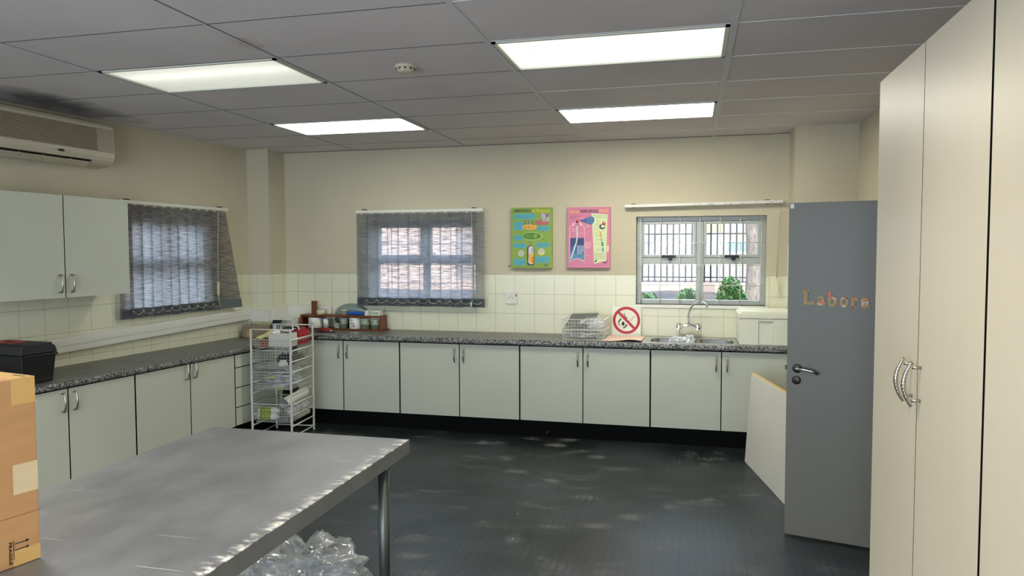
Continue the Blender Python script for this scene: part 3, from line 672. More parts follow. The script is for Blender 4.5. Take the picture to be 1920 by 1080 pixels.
# ------------------------------------------------------------------ steel work table
TX0, TX1, TY0, TY1, TZ = -2.13, -1.168, 0.95, 2.872, 0.90
t = thing('work_table', 'large steel-topped work table in the left foreground', 'table', ((TX0 + TX1) / 2, (TY0 + TY1) / 2, 0))
a = MB(); a.box(TX0, TX1, TY0, TY1, TZ - 0.003, TZ); part(t, 'tabletop', a, M_steel)
a = MB(); e = 0.058
a.box(TX1 - 0.003, TX1, TY0, TY1, TZ - e, TZ - 0.0032); a.box(TX0, TX0 + 0.003, TY0, TY1, TZ - e, TZ - 0.0032); a.box(TX0 + .003, TX1 - .003, TY1 - 0.003, TY1, TZ - e, TZ - 0.0032); a.box(TX0 + .003, TX1 - .003, TY0, TY0 + 0.003, TZ - e, TZ - 0.0032)
a.box(TX1 - 0.02, TX1 - .003, TY0, TY1, TZ - e, TZ - e + 0.003); a.box(TX0 + 0.1, TX1 - 0.1, TY0 + 0.2, TY1 - 0.2, TZ - 0.03, TZ - 0.0032)
part(t, 'folded_edge', a, M_edge)
for lx in (TX0 + 0.085, TX1 - 0.066):
    for ly in (TY0 + 0.12, TY1 - 0.125):
        a = MB(); a.lathe([(0.0235, 0.012), (0.0235, TZ - 0.012)], (lx, ly, 0), 20); lo = part(t, 'leg', a, M_galv)
        a = MB(); a.lathe([(0.027, 0.0), (0.028, 0.02), (0.024, 0.024)], (lx, ly, 0), 16); part(lo, 'rubber_foot', a, M_black)
        sx = 1 if lx > -1.6 else -1
        a = MB(); a.prism([(lx + sx * 0.021, TZ - 0.055), (lx + sx * 0.028, TZ - 0.055), (lx + sx * 0.028, TZ - 0.09), (lx + sx * 0.021, TZ - 0.105)], 'y', ly - 0.012, ly + 0.012); part(lo, 'bracket', a, M_galv)
a = MB(); a.tube([(TX0 + 0.085, TY0 + 0.12, 0.22), (TX1 - 0.066, TY0 + 0.12, 0.22)], 0.016, 12); part(t, 'cross_rail', a, M_galv)

# cardboard box on the table
BM = Matrix.Translation((-1.655, 1.515, TZ)) @ Matrix.Rotation(math.radians(-12), 4, 'Z')
t = thing('cardboard_box', 'tall taped brown cardboard box lying on its side on the steel table', 'box', (-0.2, -0.22, 0), None, BM)
a = MB(); n = 10
for f in ((0, 1), ):
    a.box(-0.42, 0, -0.45, 0, 0.0005, 0.482)
part(t, 'carton', a, M_card, 0.004)
a = MB(); a.box(-0.0, 0.0006, -0.060, -0.001, 0.415, 0.482); a.box(-0.42, 0.0006, -0.060, -0.001, 0.482, 0.4826); part(t, 'tape', a, M_tape)
a = MB(); a.box(0, 0.0006, -0.068, -0.001, 0.002, 0.042); part(t, 'tape', a, M_tape)
a = MB(); a.box(0, 0.0007, -0.062, -0.001, 0.185, 0.262); part(t, 'label', a, M_paper, label='plain buff paper label')
a = MB(); pl = lambda u, w, d: (0.0006 + d, -u, w)
a.text('FRAGILE', 0, 1, 0, 1, lambda u, w, d: (0.0006 + d, -0.0785 + 0.0075 * w, 0.068 - 0.058 * u), 0.0004, bold=0.02)
for z in (0.030, 0.046):
    a.box(0.0006, 0.001, -0.064, -0.034, z + 0.0135, z + 0.0155)
    a.prism([(-0.036, z + 0.0105), (-0.028, z + 0.0145), (-0.036, z + 0.0185)], 'x', 0.0006, 0.001)
a.box(0.0006, 0.001, -0.0675, -0.0660, 0.020, 0.070)
a.box(-0.40, -0.14, -0.105, -0.095, 0.482, 0.4824); a.box(-0.065, -0.012, -0.020, -0.014, 0.4826, 0.483); a.box(-0.30, -0.16, -0.076, -0.071, 0.482, 0.4824)
part(t, 'print', a, M_ink)
a = MB(); a.box(-0.0, 0.0005, -0.45, 0.0, 0.130, 0.1312); part(t, 'flap_seam', a, mat('seam_shadow', '#7d5a35', 0.9))

# clear plastic bag under the table
t = thing('plastic_bag', 'big crumpled clear plastic bag on the floor under the steel table', 'plastic bag', (-1.78, 3.02, 0))
a = MB(); a.blob((-1.80, 3.06, 0.125), (0.29, 0.27, 0.175), 3, 0.40, 1.7, 72, 44, smooth=True); part(t, 'bag', a, M_film)
a = MB(); a.blob((-1.78, 3.07, 0.10), (0.20, 0.19, 0.12), 8, 0.5, 2.2, 60, 36, smooth=True); part(t, 'crumpled_film_inside', a, M_film)

# toolbox
t = thing('toolbox', 'black plastic toolbox with a red handle on the left worktop', 'toolbox', (0.28, -2.80, 0.838), None, 'L')
a = MB(); y0, y1, x0, x1, zb, zt = -2.905, -2.665, 0.075, 0.525, 0.839, 1.035
a.hexa([(x0 + .03, y0 + .012, zb), (x1 - .005, y0 + .012, zb), (x1 - .005, y1 - .012, zb), (x0 + .03, y1 - .012, zb), (x0, y0 - .004, zt), (x1 + .008, y0 - .004, zt), (x1 + .008, y1 + .006, zt), (x0, y1 + .006, zt)])
part(t, 'body', a, M_black, 0.008, 3)
a = MB(); a.box(x0 - .005, x1 + .016, y0 - .012, y1 + .013, zt - 0.016, zt - 0.002); part(t, 'rim', a, M_black, 0.004)
a = MB(); l0 = zt + 0.001; a.prism([(y0 - 0.010, l0), (y1 + 0.012, l0), (y1 - 0.006, l0 + 0.048), (y1 - 0.045, l0 + 0.066), (y0 + 0.03, l0 + 0.070), (y0 - 0.004, l0 + 0.058)], 'x', x0 - .004, x1 + .014); part(t, 'lid', a, M_lid, 0.006, 3)
a = MB(); hz = l0 + 0.069; a.box(0.20, 0.215, -2.835, -2.745, hz - .012, hz + .004); a.box(0.345, 0.36, -2.835, -2.745, hz - .012, hz + .004); a.box(0.215, 0.345, -2.835, -2.822, hz - .012, hz + .004); a.box(0.215, 0.345, -2.757, -2.745, hz - .012, hz + .004); part(t, 'handle_frame', a, M_red, 0.003)
a = MB(); a.box(0.215, 0.345, -2.822, -2.757, hz - .012, hz - .0005); part(t, 'grip_recess', a, M_dark)
a = MB(); a.box(0.085, 0.50, -2.70, -2.66, l0 + 0.052, l0 + 0.064); part(t, 'lid_organiser', a, M_lid, 0.004)

# ------------------------------------------------------------------ air conditioner
t = thing('air_conditioner', 'old ivory wall-mounted air conditioner under the ceiling on the left', 'air conditioner', (0.1, -2.4, 2.36), None, 'L')
y0, y1 = -2.96, -1.828
a = MB(); pr = [(0.001, 2.715), (0.150, 2.715), (0.178, 2.706), (0.192, 2.685), (0.196, 2.660), (0.206, 2.470), (0.204, 2.448), (0.190, 2.420), (0.165, 2.398), (0.13, 2.385), (0.001, 2.372)]
a.prism(pr, 'y', y0, y1); part(t, 'body', a, M_acb, 0.006, 3)
a = MB(); a.hexa([(0.19, y0 + .03, 2.487), (0.2065, y0 + .03, 2.487), (0.2065, y1 - .012, 2.487), (0.19, y1 - .012, 2.487), (0.19, y0 + .03, 2.662), (0.1975, y0 + .03, 2.662), (0.1975, y1 - .012, 2.662), (0.19, y1 - .012, 2.662)]); part(t, 'grille_backing', a, mat('grille_shadow_plastic', '#5a4f3c', 0.8))
a = MB()
for k in range(15):
    z = 2.490 + 0.0115 * k; f0 = 0.2105 - 0.0526 * (z - 2.487); a.hexa([(0.194, y0 + .03, z), (f0, y0 + .03, z), (f0, y1 - .165, z), (0.194, y1 - .165, z), (0.194, y0 + .03, z + .0062), (f0 - .001, y0 + .03, z + .0062), (f0 - .001, y1 - .165, z + .0062), (0.194, y1 - .165, z + .0062)])
part(t, 'grille', a, M_acd, label='dusty brown slatted front grille')
a = MB()
for k in range(15):
    z = 2.490 + 0.0115 * k; f0 = 0.2105 - 0.0526 * (z - 2.487); a.box(0.196, f0, y1 - 0.163, y1 - 0.013, z, z + .0068)
part(t, 'clean_grille_section', a, M_acb)
a = MB(); a.hexa([(0.135, y0 + .05, 2.380), (0.188, y0 + .05, 2.412), (0.188, y1 - .20, 2.412), (0.135, y1 - .20, 2.380), (0.137, y0 + .05, 2.387), (0.184, y0 + .05, 2.420), (0.184, y1 - .20, 2.420), (0.137, y1 - .20, 2.387)]); part(t, 'outlet_slot', a, M_slot)
a = MB(); a.hexa([(0.125, y0 + .05, 2.365), (0.186, y0 + .05, 2.396), (0.186, y1 - .21, 2.396), (0.125, y1 - .21, 2.365), (0.124, y0 + .05, 2.369), (0.185, y0 + .05, 2.400), (0.185, y1 - .21, 2.400), (0.124, y1 - .21, 2.369)]); part(t, 'louvre', a, M_acb, 0.001)
a = MB()
for yy in (-2.60, -2.42, -2.20):
    a.box(0.150, 0.178, yy - 0.006, yy + 0.006, 2.385, 2.412)
part(t, 'louvre_fins', a, mat('yellowed_plastic', '#a8913f', 0.5))
a = MB(); a.lathe([(0.0, 0.2025), (0.026, 0.2035), (0.030, 0.2045), (0.030, 0.2055), (0.0, 0.2065)], (0, -2.30, 2.4535), 20, axis='x', sy=0.32); a.box(0.203, 0.2052, -2.372, -2.23, 2.4525, 2.4545); part(t, 'maker_badge', a, mat('dark_badge', '#4d4a45', 0.35, 0.6))

# ------------------------------------------------------------------ cable trunking
mb = MB(); dz = 0.030
def trk(z0, z1, x1, ya=-3.35, yb=-0.004):
    mb.hexa([(0.0005, ya, z0 + dz * (ya + 1.2)), (x1, ya, z0 + dz * (ya + 1.2)), (x1, yb, z0 + dz * (yb + 1.2)), (0.0005, yb, z0 + dz * (yb + 1.2)), (0.0005, ya, z1 + dz * (ya + 1.2)), (x1, ya, z1 + dz * (ya + 1.2)), (x1, yb, z1 + dz * (yb + 1.2)), (0.0005, yb, z1 + dz * (yb + 1.2))])
trk(0.972, 1.088, 0.042); trk(0.978, 1.020, 0.050); trk(1.026, 1.068, 0.050)
solo('cable_trunking', 'long white cable trunking along the left wall below the blind', 'trunking', mb, M_pvc, (0.02, -1.7, 0.97), frame='L', bevel=0.0015)
mb = MB(); mb.box(-4.50, -4.252, 6.645, 6.689, 0.965, 1.105); mb.box(-4.47, -4.275, 6.640, 6.645, 0.985, 1.04); mb.box(-4.47, -4.275, 6.640, 6.645, 1.045, 1.09)
solo('cable_trunking', 'short white trunking box on the front of the corner column', 'trunking', mb, M_pvc, (-4.37, 6.66, 0.965), bevel=0.0015)
mb = MB(); mb.box(-4.249, -4.205, 6.69, 6.998, 0.985, 1.135); mb.box(-4.205, -3.70, 6.955, 6.998, 1.000, 1.140); mb.box(-4.19, -3.74, 6.950, 6.955, 1.018, 1.122)
solo('cable_trunking', 'white trunking on the back wall running from the corner column', 'trunking', mb, M_pvc, (-4.0, 6.95, 1.0), bevel=0.0015)

# ------------------------------------------------------------------ vertical blinds
def blind(label, frame, u0, u1, z_rail, z_bot, n, out, fabric, vane_w, skip_flare=False, rail=None, seed=1, slack=()):
    """out(u, d, z): d metres into the room from the wall"""
    um = (u0 + u1) / 2; t = thing('vertical_blind', label, 'blind', out(um, 0.04, z_bot), 'grey vertical blinds', frame)
    def B(mb, a, b, d0, d1, c, e): mb.hexa([out(a, d0, c), out(b, d0, c), out(b, d1, c), out(a, d1, c), out(a, d0, e), out(b, d0, e), out(b, d1, e), out(a, d1, e)])
    ra, rb = rail or (u0 - 0.01, u1 + 0.01); a = MB(); B(a, ra, rb, 0.028, 0.070, z_rail, z_rail + 0.030); part(t, 'headrail', a, M_pvc, 0.002)
    a = MB()
    for u in (ra + 0.10, rb - 0.09): B(a, u - 0.025, u + 0.025, 0.002, 0.060, z_rail + 0.0305, z_rail + 0.034); B(a, u - 0.03, u + 0.01, 0.03, 0.062, z_rail + 0.034, z_rail + 0.040)
    part(t, 'rail_clips', a, M_black)
    R = random.Random(seed); pitch = (u1 - u0) / n; ends = []
    for k in range(n):
        uc = u0 + pitch * (k + 0.5); tw = R.uniform(0.004, 0.018); sw = R.uniform(-0.004, 0.004); zb = z_bot + R.uniform(-0.003, 0.003); zt = z_rail - 0.012
        hw = vane_w / 2
        def P(s, v, d=0.0):
            z = zt + (zb - zt) * v; flare = 0.0; e = hw * s
            return out(uc + e + sw * v, 0.052 + tw * s + 0.006 * (1 - s * s) + d, z)
        a = MB(); a.grid(lambda i, j: P(2 * i - 1, j), 6, 10); vo = part(t, 'vane', a, fabric)
        a = MB(); hb = 0.085 / (zt - zb); g = [P(s, v, d) for v in (1 - hb, 1.0) for d in (-0.0016, 0.0016) for s in (-1, 1)]
        a.hexa([g[4], g[5], g[7], g[6], g[0], g[1], g[3], g[2]]); part(vo, 'bottom_weight', a, M_weight)
        clips = MB(); B(clips, uc - 0.012, uc + 0.012, 0.048, 0.062, z_rail - 0.012, z_rail - 0.006); B(clips, uc - 0.004, uc + 0.004, 0.050, 0.060, z_rail - 0.008, z_rail); part(t, 'carrier_clip', clips, M_white)
        ends.append(uc)
    ch = MB()
    for u, w in zip(ends, ends[1:]):
        p0, p1 = u + pitch * 0.42, w + pitch * 0.42
        pts = [out(p0 + (p1 - p0) * s, 0.074, z_bot + 0.060 - 0.030 * (1 - (2 * s - 1) ** 2)) for s in (0, .2, .4, .6, .8, 1)]
        ch.tube(pts, 0.0016, 5)
        ch.tube([out(p0, 0.074, z_bot + 0.063), out(p0, 0.074, z_bot + 0.055)], 0.004, 6)
    part(t, 'bottom_chain', ch, M_wire)
    return t
oM = lambda u, d, z: (u, 7.0 - d, z); oL = lambda u, d, z: (d, u, z)
t = blind('closed grey vertical blind on the back wall, glowing with daylight', None, -3.385, -2.015, 2.108, 1.150, 12, oM, M_fab, 0.134, rail=(-3.395, -2.02), seed=4)
a = MB(); a.tube([oM(-2.13, 0.085, 2.105), oM(-2.13, 0.085, 1.19)], 0.0022, 6); a.tube([oM(-2.008, 0.05, 2.10), oM(-2.002, 0.05, 1.95), oM(-2.004, 0.05, 1.82)], 0.0016, 5); part(t, 'control_cord', a, M_wire)
a = MB(); a.tube([oM(-2.14, 0.085, 1.200), oM(-2.14, 0.085, 1.145)], 0.006, 8); part(t, 'cord_weight', a, M_white)
t = blind('closed grey vertical blind on the left wall with its end vane swung out', 'L', -1.66, -0.50, 2.112, 1.150, 11, oL, M_fab2, 0.124, rail=(-1.672, -0.372), seed=9)
a = MB(); a.grid(lambda i, j: oL(-0.505 + 0.10 * i + j * (0.0 + 0.155 * i), 0.062 + 0.05 * j * i, 2.10 - 0.945 * j), 4, 10); vo = part(t, 'vane', a, M_fab2, label='end vane swung outwards')
a = MB(); a.grid(lambda i, j: oL(-0.505 + 0.10 * i + (0.91 + .09 * j) * (0.155 * i), 0.064 + 0.05 * i, 1.240 - 0.085 * j), 4, 2); part(vo, 'bottom_weight', a, M_weight)
a = MB(); a.tube([oL(-0.535, 0.085, 2.10), oL(-0.56, 0.085, 1.42)], 0.002, 5); a.tube([oL(-0.56, 0.085, 1.30), oL(-0.53, 0.085, 1.16)], 0.002, 5); part(t, 'control_cord', a, M_wire)
a = MB(); a.box(0.080, 0.092, -0.566, -0.548, 1.295, 1.42); part(t, 'cord_weight', a, M_cream)

# empty rail over the sink window
t = thing('blind_rail', 'white blind rail without vanes above the sink window', 'blind rail', (0.08, 6.96, 2.115))
def sl(x): return 2.119 + 0.0135 * (x + 0.62)
a = MB(); x0, x1 = -0.622, 0.79
a.hexa([(x0, 6.930, sl(x0)), (x1, 6.930, sl(x1)), (x1, 6.972, sl(x1)), (x0, 6.972, sl(x0)), (x0, 6.930, sl(x0) + .028), (x1, 6.930, sl(x1) + .028), (x1, 6.972, sl(x1) + .028), (x0, 6.972, sl(x0) + .028)]); part(t, 'headrail', a, M_pvc, 0.002)
a = MB()
for x in (-0.545, 0.655): a.box(x - 0.02, x + 0.02, 6.94, 6.9995, sl(x) + .029, sl(x) + .035); a.box(x - 0.012, x + 0.012, 6.938, 6.96, sl(x) - .005, sl(x) - .0005)
part(t, 'rail_clips', a, M_black)
a = MB()
for x in (0.02, 0.045, 0.065, 0.145, 0.155, 0.17, 0.185, 0.29, 0.335, 0.44, 0.56, 0.68, 0.70): a.box(x - 0.0015, x + 0.0015, 6.9285, 6.9300, sl(x) + .003, sl(x) + .018)
part(t, 'carrier_slots', a, M_slot)
a = MB(); a.tube([(0.765, 6.945, sl(.76)), (0.755, 6.945, 1.85), (0.742, 6.945, 1.46)], 0.0018, 5); a.tube([(0.770, 6.945, sl(.76)), (0.762, 6.945, 1.80), (0.748, 6.945, 1.46)], 0.0018, 5); part(t, 'control_cord', a, mat('aged_cord', '#a8a288', 0.7))
a = MB(); a.box(0.732, 0.756, 6.938, 6.952, 1.335, 1.46); part(t, 'cord_weight', a, M_cream, 0.003)

# ------------------------------------------------------------------ wall socket
t = thing('wall_socket', 'white three-pin wall socket with switch, under the green poster', 'wall socket', (-1.743, 6.99, 1.188))
a = MB(); a.box(-1.806, -1.681, 6.988, 6.9995, 1.188, 1.312); part(t, 'plate', a, M_pvc, 0.003)
a = MB()
for dx, dz in ((0, .026), (-.018, .006), (.018, .006)): a.lathe([(0.0045, 6.9878), (0.0045, 6.9874), (0, 6.9874)], (-1.752 + dx, 0, 1.238 + dz), 10, axis='y')
part(t, 'pin_holes', a, M_dark)
a = MB(); a.box(-1.702, -1.691, 6.983, 6.988, 1.262, 1.285); part(t, 'switch', a, M_red)
mb = MB(); mb.lathe([(0.006, 6.9995), (0.006, 6.985), (0.0, 6.984)], (-1.765, 0, 1.565), 10, axis='y'); solo('wall_plug', 'tiny dark screw in the wall left of the green poster', 'screw', mb, M_dark, (-1.765, 6.99, 1.56))

# ------------------------------------------------------------------ posters
class Poster:
    def __init__(s, label, x0, x1, z0, z1, base):
        s.x0, s.x1, s.z0, s.z1 = x0, x1, z0, z1; s.yf = 6.964; s.L = 0
        s.t = thing('canvas_poster', label, 'poster', ((x0 + x1) / 2, 6.98, z0), 'aerosol posters on the back wall')
        a = MB(); a.box(x0, x1, s.yf, 6.9995, z0, z1); part(s.t, 'panel', a, mat('poster_' + base[1:], base, 0.35), 0.002)
        s.mbs = {}
    def pt(s, u, v, d): return (s.x0 + u * (s.x1 - s.x0), s.yf - 0.0003 - d, s.z1 - v * (s.z1 - s.z0))
    def mb(s, name): return s.mbs.setdefault(name, [MB(), []])
    def col(s, name, c):
        M, cs = s.mb(name)
        if c not in cs: cs.append(c)
        return M, cs.index(c)
    def poly(s, name, pts, c, layer):
        M, m = s.col(name, c); n = len(pts); d0 = 0.0004 * layer; d1 = d0 + 0.0004
        M.add([s.pt(u, v, d0) for u, v in pts] + [s.pt(u, v, d1) for u, v in pts], [tuple(range(n)), tuple(range(n, 2 * n))] + [(i, (i + 1) % n, n + (i + 1) % n, n + i) for i in range(n)], m)
    def rect(s, name, u0, v0, u1, v1, c, layer=0): s.poly(name, [(u0, v0), (u1, v0), (u1, v1), (u0, v1)], c, layer)
    def ell(s, name, u, v, ru, rv, c, layer=0, n=28): s.poly(name, [(u + ru * math.cos(6.2832 * k / n), v + rv * math.sin(6.2832 * k / n)) for k in range(n)], c, layer)
    def line(s, name, pts, w, c, layer=1):
        asp = (s.x1 - s.x0) / (s.z1 - s.z0)
        for (u0, v0), (u1, v1) in zip(pts, pts[1:]):
            dx, dy = (u1 - u0) * asp, v1 - v0; L = math.hypot(dx, dy); nx, ny = -dy / L * w / asp, dx / L * w
            s.poly(name, [(u0 + nx, v0 + ny), (u1 + nx, v1 + ny), (u1 - nx, v1 - ny), (u0 - nx, v0 - ny)], c, layer)
    def text(s, name, body, u0, u1, v0, v1, c, layer=1, shear=0.0, bold=0.02):
        M, m = s.col(name, c); M.text(body, u0, u1, v1, v0, lambda u, v, d: s.pt(u, v, 0.0004 * layer + d), 0.0004, m, shear, bold)
    def scribble(s, name, u0, v0, u1, v1, rows, c, layer, seed):
        R = random.Random(seed)
        for k in range(rows):
            v = v0 + (v1 - v0) * (k + 0.5) / rows; u = u0; h = (v1 - v0) / rows * 0.26
            while u < u1 - 0.01:
                w = R.uniform(0.02, 0.06); w = min(w, u1 - u)
                if k == rows - 1 and u > u0 + (u1 - u0) * 0.7: break
                s.rect(name, u, v - h, u + w, v + h, c, layer); u += w + 0.014
    def finish(s):
        for nm, (M, cs) in s.mbs.items(): part(s.t, nm.split('_box_')[0] + '_box' if '_box_' in nm else nm, M, [mat('ink_' + c[1:], c, 0.45) for c in cs])

p = Poster('green poster titled Aerosols and Pressure on the back wall', -1.732, -1.327, 1.543, 2.137, '#7d9a0e')
N1, N2, N3, N4 = 'title_lettering', 'text_boxes', 'illustrations', 'small_lettering'
p.text(N1, 'AEROSOLS', 0.045, 0.470, 0.028, 0.072, '#16161a', 1, bold=0.03)
p.text(N1, '& Pressure', 0.52, 0.945, 0.022, 0.080, '#d3c21e', 1, shear=0.25)
for k, (u0, v0, u1, v1) in enumerate(((.045, .100, .575, .190), (.045, .235, .30, .368), (.62, .305, .945, .385), (.045, .455, .285, .540), (.045, .590, .365, .668), (.61, .580, .93, .655), (.045, .845, .35, .950), (.61, .805, .925, .910))):
    p.rect('text_box_%d' % k, u0, v0, u1, v1, '#55a9b4', 0); p.scribble(N4, u0 + .02, v0 + .012, u1 - .02, v1 - .008, 4, '#3d8790', 1, k)
p.ell(N3, .755, .248, .185, .045, '#b0645a', 1); p.ell(N3, .45, .320, .185, .048, '#e0a83e', 2)
# simple elephant standing on the red oval
EL = '#c3bdc4'; p.ell(N3, .85, .145, .075, .040, EL, 3); p.ell(N3, .775, .130, .040, .032, EL, 4); p.ell(N3, .875, .135, .045, .030, '#8c4f93', 5)
for u in (.775, .82, .87, .905): p.rect(N3, u, .165, u + .026, .232, EL, 3)
p.line(N3, [(.755, .14), (.735, .17), (.742, .20)], .008, EL, 4); p.ell(N3, .785, .132, .016, .022, '#a59fa6', 6)
p.line(N3, [(.64, .20), (.655, .165), (.67, .20)], .006, '#c7a58b', 3)
for u, v in ((.33, .215), (.415, .225), (.53, .230)):
    p.ell(N3, u, v, .016, .013, '#5d5f5a', 3); p.rect(N3, u - .018, v + .012, u + .018, v + .055, '#55604f', 3); p.line(N3, [(u - .03, v + .05), (u, v + .02), (u + .03, v + .05)], .004, '#7d8373', 4)
for u in (.32, .35, .41, .44, .52): p.rect(N3, u, .315, u + .018, .332, '#6a4a26', 3)
p.ell(N3, .52, .475, .255, .066, '#a9c66c', 1); p.ell(N3, .505, .472, .230, .056, '#3f7d1f', 2)
p.text(N4, 'pressure =', .32, .53, .462, .482, '#c8d21e', 4, shear=.2, bold=0.0); p.rect(N4, .55, .446, .64, .462, '#b4bd1c', 4); p.rect(N4, .56, .484, .62, .500, '#b4bd1c', 4); p.rect(N4, .54, .470, .66, .474, '#b4bd1c', 4)
for (u, v) in ((.14, .395), (.72, .395), (.72, .523), (.42, .562), (.42, .585)): p.scribble(N4, u, v - .008, u + .10, v + .008, 1, '#49611a', 1, int(u * 99))
p.line(N4, [(.23, .40), (.28, .43)], .002, '#49611a', 1); p.line(N4, [(.68, .41), (.72, .39)], .002, '#49611a', 1)
p.poly(N3, [(.385, .66), (.42, .635), (.46, .62), (.50, .622), (.545, .645), (.565, .665), (.565, .93), (.54, .953), (.42, .953), (.385, .93)], '#2a2140', 1)
p.poly(N3, [(.42, .66), (.455, .64), (.52, .64), (.548, .665), (.548, .92), (.515, .935), (.45, .93), (.405, .905), (.42, .80)], '#d9d2d6', 2)
p.poly(N3, [(.435, .755), (.545, .755), (.545, .905), (.51, .925), (.455, .915), (.42, .89)], '#e6b41e', 3); p.poly(N3, [(.49, .82), (.545, .80), (.545, .905), (.51, .925)], '#d9821c', 4)
p.rect(N3, .475, .66, .535, .745, '#9aa09a', 3); p.rect(N3, .49, .66, .505, .745, '#d3d6d0', 4); p.rect(N3, .46, .612, .50, .640, '#8c6a58', 3)
p.ell(N3, .235, .755, .082, .056, '#b4b69a', 1); p.ell(N3, .74, .728, .084, .057, '#d6cf8f', 1); p.ell(N3, .74, .708, .074, .034, '#b9b9a6', 2)
p.text(N4, 'BAMA', .805, .905, .938, .962, '#1d2410', 1, bold=0.03); p.line(N4, [(.905, .935), (.925, .920)], .005, '#1d2410', 1); p.rect(N4, .30, .970, .62, .974, '#6a7d1a', 1)
p.finish()

p = Poster('pink poster titled How do Aerosols Work on the back wall', -1.178, -0.762, 1.548, 2.132, '#c9718d')
p.text(N1, 'How do', .05, .285, .045, .095, '#e3b13a', 1, shear=.25); p.text(N1, 'AEROSOLS', .300, .720, .040, .090, '#1c1626', 1, bold=0.03); p.text(N1, 'Work?', .745, .955, .030, .092, '#e3a64a', 1, shear=.25)
p.text(N4, 'The Aerosol', .065, .285, .132, .155, '#5b2b3c', 1, shear=.25, bold=0.0); p.text(N4, 'Works...', .065, .235, .168, .190, '#5b2b3c', 1, shear=.25, bold=0.0)
p.poly(N3, [(.565, .105), (.94, .120), (.91, .885), (.63, .930), (.60, .50)], '#cdd6a6', 1)
p.text(N4, 'What goes into an', .60, .92, .132, .152, '#3f4a36', 2, shear=.25, bold=0.0); p.text(N4, 'aerosol can?', .67, .915, .158, .180, '#3f4a36', 2, shear=.25, bold=0.0)
p.poly(N3, [(.28, .222), (.55, .150), (.62, .165), (.635, .20), (.63, .24), (.60, .27), (.56, .295)], '#4a6c9c', 2)
p.poly(N3, [(.28, .222), (.45, .178), (.46, .26)], '#3d5488', 3)
# can outline
can = [(.065, .90), (.065, .33), (.10, .30), (.16, .285), (.16, .255), (.20, .255)]; p.line(N3, can, .0035, '#eccdd2', 2); p.line(N3, [(.405, .90), (.405, .33), (.37, .30), (.32, .285), (.32, .255), (.26, .255)], .0035, '#eccdd2', 2)
p.poly(N3, [(.068, .505), (.402, .505), (.402, .89), (.36, .865), (.30, .850), (.23, .846), (.16, .852), (.10, .872), (.068, .90)], '#2d3c70', 1)
p.poly(N3, [(.068, .76), (.402, .76), (.402, .89), (.36, .865), (.30, .850), (.23, .846), (.16, .852), (.10, .872), (.068, .90)], '#4f84a6', 2); p.poly(N3, [(.068, .64), (.402, .64), (.402, .76), (.068, .76)], '#3c5a8c', 2)
p.line(N3, [(.065, .90), (.16, .855), (.235, .846), (.31, .855), (.405, .90)], .004, '#e6d3d8', 3)
p.line(N3, [(.235, .27), (.235, .50), (.21, .60), (.09, .86)], .011, '#a9c4c4', 3); p.line(N3, [(.235, .28), (.235, .50), (.21, .60), (.10, .85)], .004, '#dfe8e2', 4); p.line(N3, [(.19, .60), (.08, .82)], .003, '#9fb4c4', 3)
p.rect(N3, .222, .265, .245, .31, '#6a8c3c', 5); p.ell(N3, .235, .235, .028, .022, '#c2201c', 5); p.rect(N3, .215, .235, .255, .256, '#c2201c', 5)
for u in (.145, .325): p.ell(N3, u, .285, .022, .022, '#e8c3cc', 3)
p.scribble(N4, .235, .625, .395, .765, 6, '#c3cfdc', 4, 3); p.scribble(N4, .42, .57, .565, .685, 6, '#e3b0bd', 1, 5); p.scribble(N4, .11, .34, .20, .41, 4, '#dc9fb0', 1, 6); p.scribble(N4, .26, .42, .385, .445, 2, '#dc9fb0', 1, 7); p.scribble(N4, .44, .295, .54, .335, 3, '#e3b0bd', 1, 8); p.scribble(N4, .33, .175, .50, .20, 2, '#e3b0bd', 1, 9)
p.ell(N3, .855, .272, .042, .036, '#c2301c', 3); p.ell(N3, .86, .255, .016, .012, '#e9b9a0', 4)
p.ell(N3, .815, .325, .070, .042, '#3d4436', 3); p.ell(N3, .83, .318, .040, .022, '#d3d9c3', 4); p.ell(N3, .785, .385, .065, .022, '#b9b274', 3); p.ell(N3, .785, .383, .052, .014, '#d9dcb4', 4)
p.line(N3, [(.775, .41), (.79, .50)], .012, '#c9a22c', 3); p.line(N3, [(.80, .515), (.81, .56)], .012, '#7d93a0', 3); p.line(N3, [(.815, .575), (.83, .645)], .016, '#3f7d3a', 3); p.line(N3, [(.83, .665), (.835, .735)], .014, '#6a8fb0', 3)
for u, v in ((.68, .225), (.68, .27), (.66, .30), (.63, .35), (.65, .43), (.68, .47), (.68, .535), (.67, .60), (.68, .70)): p.scribble(N4, u, v - .012, u + .09, v + .012, 2, '#a9b48a', 2, int(v * 100))
p.scribble(N4, .64, .755, .88, .86, 5, '#a0aa80', 2, 21); p.line(N4, [(.645, .90), (.70, .87)], .010, '#23284a', 3)
p.poly(N3, [(.925, .635), (.965, .63), (.975, .68), (.955, .72), (.965, .735), (.93, .74), (.92, .70)], '#d9c9a4', 2)
p.text(N4, 'BAMA', .83, .925, .898, .925, '#2a1520', 3, bold=0.03); p.line(N4, [(.925, .895), (.945, .880)], .005, '#2a1520', 3); p.rect(N4, .48, .955, .86, .959, '#a8546c', 1); p.ell(N3, .48, .795, .010, .006, '#ecc3cc', 1)
p.finish()
